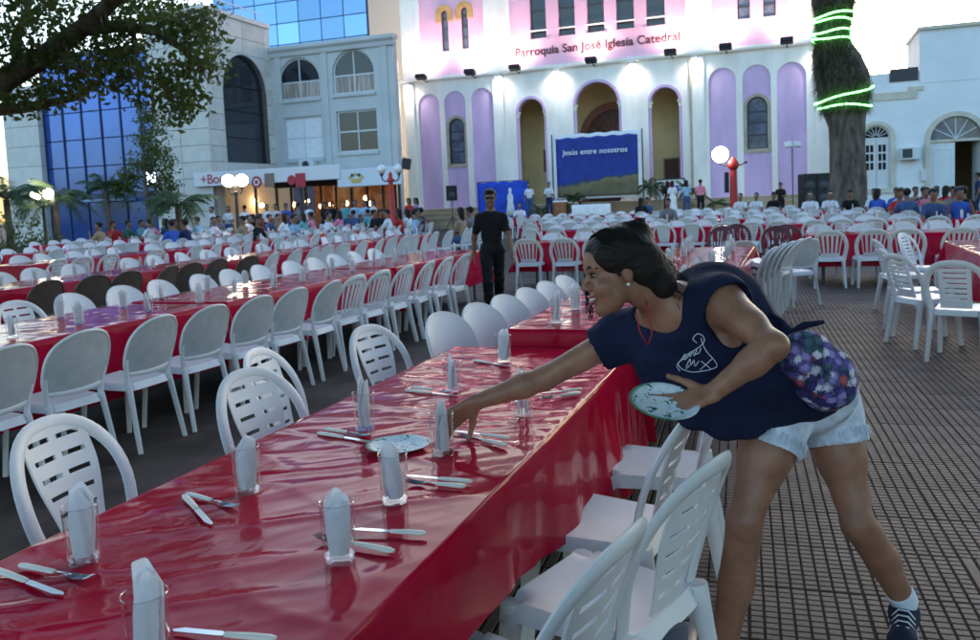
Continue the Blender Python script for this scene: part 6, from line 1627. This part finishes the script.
# red cord necklace
b = MB(); P = [J(646, 300, 2.33), J(650, 318, 2.315), J(652, 334, 2.32), J(648, 345, 2.34)]; b.tube(P, .0022, 5); b.tube([J(636, 312, 2.33), J(640, 332, 2.32), J(648, 345, 2.34)], .0022, 5); wp('necklace', b.mesh('necklace', mat('red_cord', (.4, .02, .03), .6), True))
# plate held in the hand
pl = link('paper_plate', PLM); pl.location = plate_c; pl.scale = (.92, .92, .92); pl.rotation_euler = pnorm.to_track_quat('Z', 'Y').to_euler(); tag(pl, "round printed paper plate held in the woman's near hand", 'plate')

# flowered bag slung at the hip
def floral():
    m = bpy.data.materials.new('flowered_fabric'); m.use_nodes = True; nt = m.node_tree; b = nt.nodes['Principled BSDF']; b.inputs['Roughness'].default_value = .75
    tc = nt.nodes.new('ShaderNodeTexCoord'); v = nt.nodes.new('ShaderNodeTexVoronoi'); v.inputs['Scale'].default_value = 42; nz = nt.nodes.new('ShaderNodeTexNoise'); nz.inputs['Scale'].default_value = 30; nz.inputs['Detail'].default_value = 3
    ad = nt.nodes.new('ShaderNodeVectorMath'); ad.operation = 'MULTIPLY_ADD'; ad.inputs[1].default_value = (.018, .018, .018); nt.links.new(nz.outputs['Color'], ad.inputs[0]); nt.links.new(tc.outputs['Object'], ad.inputs[2]); nt.links.new(ad.outputs[0], v.inputs['Vector'])
    sc = nt.nodes.new('ShaderNodeSeparateColor'); nt.links.new(v.outputs['Color'], sc.inputs[0])
    rp = nt.nodes.new('ShaderNodeValToRGB'); rp.color_ramp.interpolation = 'CONSTANT'; e = rp.color_ramp.elements
    e[0].position = 0; e[0].color = (.03, .025, .14, 1); e[1].position = .26; e[1].color = (.30, .24, .55, 1)
    for p_, c_ in ((.48, (.40, .08, .12, 1)), (.60, (.62, .62, .72, 1)), (.74, (.05, .12, .16, 1)), (.86, (.12, .08, .34, 1))): x = e.new(p_); x.color = c_
    nt.links.new(sc.outputs[0], rp.inputs[0])
    r2 = nt.nodes.new('ShaderNodeValToRGB'); r2.color_ramp.elements[0].position = .35; r2.color_ramp.elements[0].color = (1, 1, 1, 1); r2.color_ramp.elements[1].position = .75; r2.color_ramp.elements[1].color = (.2, .2, .3, 1); nt.links.new(v.outputs['Distance'], r2.inputs[0])
    mx = nt.nodes.new('ShaderNodeMix'); mx.data_type = 'RGBA'; mx.blend_type = 'MULTIPLY'; mx.inputs[0].default_value = 1; nt.links.new(rp.outputs[0], mx.inputs[6]); nt.links.new(r2.outputs[0], mx.inputs[7]); nt.links.new(mx.outputs[2], b.inputs['Base Color']); return m
bc = J(818, 370, 2.38); bag = thing('shoulder_bag', "flowered blue and purple cloth bag slung on the woman's hip", 'bag', bc)
bt = vn(J(848, 408, 2.5) - J(788, 338, 2.42)); bl = vn(FW.cross(bt)); bn_ = bt.cross(bl)
BA = [bt, bl, bn_]
bp_ = [el(bc, (.120, .082, .065), BA, .03), el(bc + bt * .045, (.085, .088, .070), BA, .03), el(bc - bt * .08, (.055, .068, .05), BA, .03)]
me = sdf_mesh(bp_, .006, 'bag_body', [floral()], relax=1); o = link('pouch', me, bag); o.matrix_parent_inverse = Matrix.Translation(-bc)
displace(me, lambda p: .008 * noise.noise(p * 16))
b = MB(); top = J(790, 336, 2.37)
b.tube([top + RT * .02 - UP * .02, top, top - RT * .02 + UP * .03, top - RT * .03 + UP * .05], [.03, .026, .014, .006], 10, flat=(1, .5)); b.tube([top, top + RT * .04 + UP * .03, top + RT * .095 + UP * .04], [.014, .012, .006], 8); b.tube([top + RT * .01, top + RT * .03 + UP * .005, top + RT * .07 - UP * .01], [.02, .018, .006], 8, flat=(1, .5))
o = b.build('gathered_neck', m_navycloth, bag, True); o.matrix_parent_inverse = Matrix.Translation(-bc)
b = MB(); b.tube([J(849, 386, 2.39), J(853, 396, 2.39), J(848, 404, 2.40)], .004, 6); o = b.build('pull_ring', m_navycloth, bag, True); o.matrix_parent_inverse = Matrix.Translation(-bc)
b = MB(); b.tube([J(792, 338, 2.38), J(782, 322, 2.36), J(768, 312, 2.42), J(752, 305, 2.50)], .009, 6, flat=(1, .5)); o = b.build('strap', m_navycloth, bag, True); o.matrix_parent_inverse = Matrix.Translation(-bc)
# ------------------------------------------------------------------ figures of the crowd
def figure(pose, female=False, dress=False, lean=0.0, tw=0.0, res=.02, arms='down'):
    """stands at the origin facing +Y; tags: 0 skin 1 shirt 2 trousers 3 hair 4 shoes"""
    L = []; hz = .90 if pose != 'sit' else .53
    hip = lambda s: Vector((s * .085, 0, hz)); tl = .52
    nk = Vector((0, math.sin(lean) * tl, hz + math.cos(lean) * tl)); ch = Vector((0, 0, hz)).lerp(nk, .72); w = .9 if female else 1.0
    sh = lambda s: nk + Vector((s * .160 * w, 0, -.075)); up_ = vn(nk - Vector((0, 0, hz))); X = Vector((1, 0, 0)); A = [X, up_.cross(X), up_]
    L += [el(ch, (.155 * w, .11, .17), A, .06, 1), el(Vector((0, 0, hz + .2)), (.14 * w, .105, .16), A, .06, 1), el(Vector((0, 0, hz + .03)), (.155, .115, .10), I3, .05, 2)]
    L += [rc(nk - up_ * .05, sh(s), .062, .056, .06, 1) for s in (-1, 1)]
    L += [rc(nk - up_ * .02, nk + up_ * .10, .055, .05, .02, 0)]
    hc = nk + Vector((tw * .02, .02, .185)); f = Vector((math.sin(tw), math.cos(tw), -.08 - lean * .3))
    H, T, Ah = head_prims(hc, f, (0, 0, 1), 1.0, .02); L += H
    L += [el(T(0, -.034, .040), (.086, .096, .090), Ah, .01, 3), el(T(0, .030, .085), (.066, .058, .036), Ah, .01, 3)]
    if female: L += [rc(T(0, -.08, .02), T(0, -.10, -.17), .065, .045, .03, 3), rc(T(.05, -.05, 0), T(.06, -.06, -.12), .035, .03, .03, 3), rc(T(-.05, -.05, 0), T(-.06, -.06, -.12), .035, .03, .03, 3)]
    step = .20 if pose == 'walk' else 0
    for s in (-1, 1):
        if pose == 'sit': kn, an = Vector((s * .10, .42, .52)), Vector((s * .11, .40 + .04 * s, .09))
        else: kn, an = Vector((s * .095, .05 + s * step * .7, .49)), Vector((s * .10, s * step * 1.2 - (.02 if s * step >= 0 else .10), .09 + (.05 if s * step < 0 else 0)))
        L += [rc(hip(s), kn, .092, .066, .04, 2), rc(kn, an, .066, .048, .03, 2), rc(kn.lerp(an, .2) + Vector((0, -.015, 0)), kn.lerp(an, .5) + Vector((0, -.012, 0)), .058, .056, .03, 2), rc(an + Vector((0, -.02, -.045)), an + Vector((0, .14, -.05)), .042, .034, .02, 4)]
        S0 = sh(s)
        if arms == 'down': el_, wr = S0 + Vector((s * .06, -.03 + (-s * step * .6), -.28)), S0 + Vector((s * .07, .05 - s * step * 1.3, -.52))
        elif arms == 'front': el_, wr = S0 + Vector((s * .07, .04, -.27)), S0 + Vector((s * -.02, .25, -.24))
        elif arms == 'table': el_, wr = S0 + Vector((s * .08, .14, -.23)), S0 + Vector((-s * .02, .34, -.26))
        else: el_, wr = S0 + Vector((s * .10, .12, -.22)), S0 + Vector((s * .02, .20, .04))
        L += [rc(S0, S0.lerp(el_, .6), .058, .054, .03, 1), rc(S0.lerp(el_, .5), el_, .045, .040, .02, 0), rc(el_, wr, .040, .028, .02, 0)]
        d = vn(wr - el_); L += hand_prims(wr, d, X * -s, Vector((0, 1, 0)), [(.3, .35, .3)] * 4, .1, 1.0, .3)
    if dress: L += [rc((0, 0, hz), (0, 0, .22), .15, .24, .05, 1)]
    return sdf_mesh(L, res, 'figure_' + pose, [m_skin2, m_black, m_black, m_hairb, m_black], relax=1), T
def cm(name, c): return mat('cloth_' + name, c, .85, .2, var=.15, vscale=6, bump=.15, bscale=30)
CLO = {'white': cm('white', (.66, .68, .72)), 'black': cm('black', (.014, .014, .016)), 'blue': cm('blue', (.04, .10, .42)), 'lightblue': cm('lightblue', (.28, .45, .62)), 'red': cm('red', (.45, .03, .03)), 'pink': cm('pink', (.62, .20, .30)), 'grey': cm('grey', (.18, .18, .19)), 'green': cm('green', (.04, .14, .09)), 'denim': cm('denim', (.05, .09, .20)), 'tan': cm('tan', (.32, .22, .14)), 'teal': cm('teal', (.12, .34, .36)), 'lilac': cm('lilac', (.42, .30, .50)), 'navy': cm('navy', (.02, .03, .09))}
FIG = {}
for key, kw in {'stand': dict(pose='stand'), 'stand_f': dict(pose='stand', female=True, arms='front'), 'front': dict(pose='stand', arms='front', lean=.08), 'walk': dict(pose='walk'), 'dress': dict(pose='stand', female=True, dress=True), 'sit': dict(pose='sit', arms='table', lean=.15), 'sit_f': dict(pose='sit', female=True, arms='table', lean=.1, tw=.5), 'sit_b': dict(pose='sit', arms='raised', lean=-.05, tw=-.4)}.items():
    FIG[key] = figure(res=.022, **kw)[0]
def person(key, p, rz, shirt, trousers, label, group=None, sc=1.0, me=None):
    o = link('person', me or FIG[key]); o.location = p; o.rotation_euler = (0, 0, rz); o.scale = (sc, sc, sc)
    for i, m in ((1, CLO[shirt]), (2, CLO[trousers])):
        o.material_slots[i].link = 'OBJECT'; o.material_slots[i].material = m
    return tag(o, label, 'person', group)
# man in black walking towards the camera between the table rows
mm, MT = figure('walk', res=.0125, lean=.03, tw=.15)
displace(mm, lambda p: (.012 * noise.noise(Vector((p.x * 9, p.y * 9, p.z * 14))) + .006 * noise.noise(p * 24)) if p.z < 1.36 else 0.0)
mp_ = G(495, 317, 0); man = person('walk', mp_, YAW + R_(180) + .12, 'black', 'black', 'man in black polo shirt and dark glasses walking between the table rows', me=mm, sc=.95)
b = MB()
for s in (-1, 1): b.ball(MT(s * .033, .094, .010), (.022, .010, .016), 12, 8)
b.tube([MT(-.07, .05, .014), MT(-.05, .09, .016), MT(0, .105, .014), MT(.05, .09, .016), MT(.07, .05, .014)], .004, 6); b.build('sunglasses', m_black, man, True)
CHAIRS_SEAT = [(o, PX(o.location + Vector((0, 0, .5)))) for o in bpy.data.objects if o.name.split('.')[0] in ('plastic_chair', 'dark_plastic_chair') and o.parent is None]
used = set()
def seated(px, py, key, shirt, trousers, label):
    best = None
    for o, (x, y, z) in CHAIRS_SEAT:
        if o.name in used or z < 12: continue
        d = (x - px) ** 2 + 4 * (y - py) ** 2
        if best is None or d < best[0]: best = (d, o)
    o = best[1]; used.add(o.name)
    person(key, (o.location.x, o.location.y, 0), o.rotation_euler.z, shirt, trousers, label, 'people seated at the tables')
SEATED = [(158, 244, 'sit', 'white', 'denim', 'man in white shirt seated at the leftmost group of diners'), (177, 243, 'sit_f', 'grey', 'navy', 'long-haired diner in grey beside the white shirted man at left'), (187, 250, 'sit', 'navy', 'black', 'diner in navy with back turned, left group'),
          (214, 243, 'sit_f', 'white', 'denim', 'woman in white seated below the shop sign lettering'), (241, 241, 'sit', 'white', 'denim', 'diner in white below the twin lit globes'), (246, 246, 'sit_b', 'tan', 'grey', 'diner in tan turned aside below the twin globes'), (259, 248, 'sit_f', 'black', 'black', 'long-haired diner in black below the shop window'),
          (293, 243, 'sit', 'lightblue', 'denim', 'diner in light blue shirt below the brown sign square'), (308, 240, 'sit_f', 'teal', 'denim', 'long-haired diner in teal left of the red lamp post'), (330, 240, 'sit', 'white', 'grey', 'diner in white between the shop front and the third row'), (345, 236, 'sit_f', 'pink', 'denim', 'diner in pink near the shop entrance'), (372, 236, 'sit', 'black', 'denim', 'diner in black just left of the red lamp post'), (398, 234, 'sit_f', 'red', 'black', 'diner in red just right of the red lamp post base'), (425, 230, 'sit', 'navy', 'denim', 'diner in navy below the tripod loudspeaker'), (441, 228, 'sit_b', 'green', 'denim', 'diner in green near the tripod loudspeaker'),
          (520, 226, 'sit', 'white', 'black', 'diner in white before the blue backdrop'), (640, 222, 'sit_f', 'black', 'black', 'dark-clad diner before the altar table'), (668, 232, 'sit', 'grey', 'black', 'diner in grey right of the bending woman’s head'.replace('’', "'")), (782, 214, 'sit', 'black', 'black', 'diner in black between red lamp post and loudspeakers'), (806, 214, 'sit', 'white', 'denim', 'diner in white below the tall loudspeakers'),
          (884, 214, 'sit', 'white', 'denim', 'diner in white just right of the neon tree trunk'), (893, 212, 'sit', 'blue', 'denim', 'diner in blue right of the neon tree trunk'), (905, 213, 'sit_f', 'lightblue', 'grey', 'diner in light blue below the air conditioner'), (915, 208, 'sit_b', 'tan', 'grey', 'diner in tan with raised hands below the air conditioner'), (925, 212, 'sit', 'navy', 'denim', 'diner in navy between window and open door'), (937, 212, 'sit', 'white', 'denim', 'diner in white left of the open door'), (948, 211, 'sit_f', 'red', 'black', 'diner in red before the open door'), (960, 213, 'sit', 'grey', 'denim', 'diner in grey before the open door'), (972, 212, 'sit', 'black', 'black', 'diner in black at the right edge of the plaza')]
for a in SEATED: seated(*a)
rr = random.Random(11); cols = ['white', 'white', 'lightblue', 'black', 'grey', 'pink', 'teal', 'denim', 'red', 'tan', 'green', 'blue']; wh = ['near the left palms', 'below the bank wing', 'before the shop windows', 'near the red lamp post', 'left of the stage', 'before the stage', 'right of the stage', 'right of the neon tree']
cnt = {}
for k in range(46):
    px = rr.uniform(95, 470) if k < 34 else rr.uniform(640, 975); py = rr.uniform(228, 246) - (px - 250) * .045 - (6 if k >= 34 else 0); c_ = rr.choice(cols); zone = wh[min(7, int(px / 122))] if px < 500 else (wh[6] if px < 840 else wh[7])
    key = (c_, zone); cnt[key] = cnt.get(key, 0) + 1; tone = ['', ' with dark hair', ' turned sideways', ' leaning forward', ' facing away', ' at the row end'][min(5, cnt[key] - 1)]
    seated(px, py, rr.choice(['sit', 'sit_f', 'sit_b', 'sit']), c_, rr.choice(['denim', 'black', 'grey', 'navy']), 'distant diner in %s %s%s, %s such' % ('light blue' if c_ == 'lightblue' else ('dark denim' if c_ == 'denim' else c_), zone, tone, ordw(cnt[key])))
def standing(px, py, z, key, shirt, trousers, rz, label, bz=None, sc=1.0):
    p = J(px, py, z); person(key, (p.x, p.y, 0 if bz is None else bz), rz, shirt, trousers, label, 'people standing', sc)
STAND = [(213, 34, 'stand', 'white', 'black', 2.6, 'person in white standing at the shop corner pier'), (229, 35, 'stand_f', 'white', 'denim', 3.4, 'woman in white before the shop door'), (246, 34, 'front', 'white', 'white', 1.0, 'person all in white before the lit shop window'), (268, 34.5, 'stand', 'white', 'black', 3.2, 'person in white left of the one in royal blue'), (277, 35, 'stand_f', 'white', 'grey', 2.9, 'long-haired person in white among the shop crowd'), (287, 34, 'stand', 'blue', 'black', 3.3, 'person in royal blue before the shop'), (300, 33, 'front', 'grey', 'black', 2.2, 'person in grey with bent arms below the red sign square'), (310, 35, 'stand', 'white', 'denim', 3.0, 'person in white right of the one in grey'), (346, 35, 'stand', 'teal', 'denim', 3.0, 'person in teal before the right shop window'), (356, 34, 'stand', 'lightblue', 'denim', 3.3, 'person in light blue before the right shop window'), (366, 33.5, 'front', 'lightblue', 'navy', 3.1, 'taller person in pale blue shirt and dark trousers near the lamp post'), (374, 35, 'stand_f', 'white', 'black', 2.7, 'person in white just left of the red lamp post'), (410, 34, 'stand_f', 'red', 'black', 3.0, 'person in red standing right of the red lamp post'), (417, 34.5, 'stand_f', 'lilac', 'navy', 2.4, 'long-haired person in lilac beside the one in red'), (326, 35.5, 'stand', 'black', 'black', 3.1, 'person in black in the shop entrance'), (333, 36, 'stand', 'black', 'denim', 3.4, 'second person in dark clothes in the shop entrance')]
for px, z, key, s_, t_, rz, lb in STAND: standing(px, 225, z, key, s_, t_, rz, lb)
for px, z, key, s_, t_, rz, lb, bz in ((530, 41, 'stand', 'white', 'denim', 3.3, 'man in white shirt beside the blue backdrop', .52), (550, 40.8, 'front', 'white', 'navy', 3.2, 'man in white shirt at the lectern on stage', .52), (668, 39.5, 'stand_f', 'black', 'black', .3, 'woman in black beside the one in the white dress', .3), (673, 39.0, 'dress', 'white', 'white', .1, 'woman in long white dress seen from behind', .3), (687, 39.2, 'stand_f', 'lightblue', 'denim', .2, 'woman in blue top and jeans seen from behind', .3), (701, 39, 'stand', 'pink', 'black', .0, 'man in pink shirt and black trousers seen from behind', .3), (781, 38.5, 'front', 'black', 'black', 3.0, 'musician in black by the floodlight stand', .0), (978, 31, 'stand', 'navy', 'navy', 1.4, 'person in navy standing at the right edge', .0), (947, 37, 'stand', 'white', 'navy', 3.0, 'person in white before the open door', .0)):
    standing(px, 215, z, key, s_, t_, rz, lb, bz)
b = MB(); b.box(-11.2 + .0, -.0, 0, 0, 0, 0) if False else None
ap = thing('terrace_floor', 'low tan terrace step right of the stage', 'step', (-2.2, 39.2, 0)); b = MB(); b.box(-3.4, 1.9, -1.4, 3.2, .0, .30); b.build('slab', m_tan, ap)
print('objects', len(bpy.data.objects))
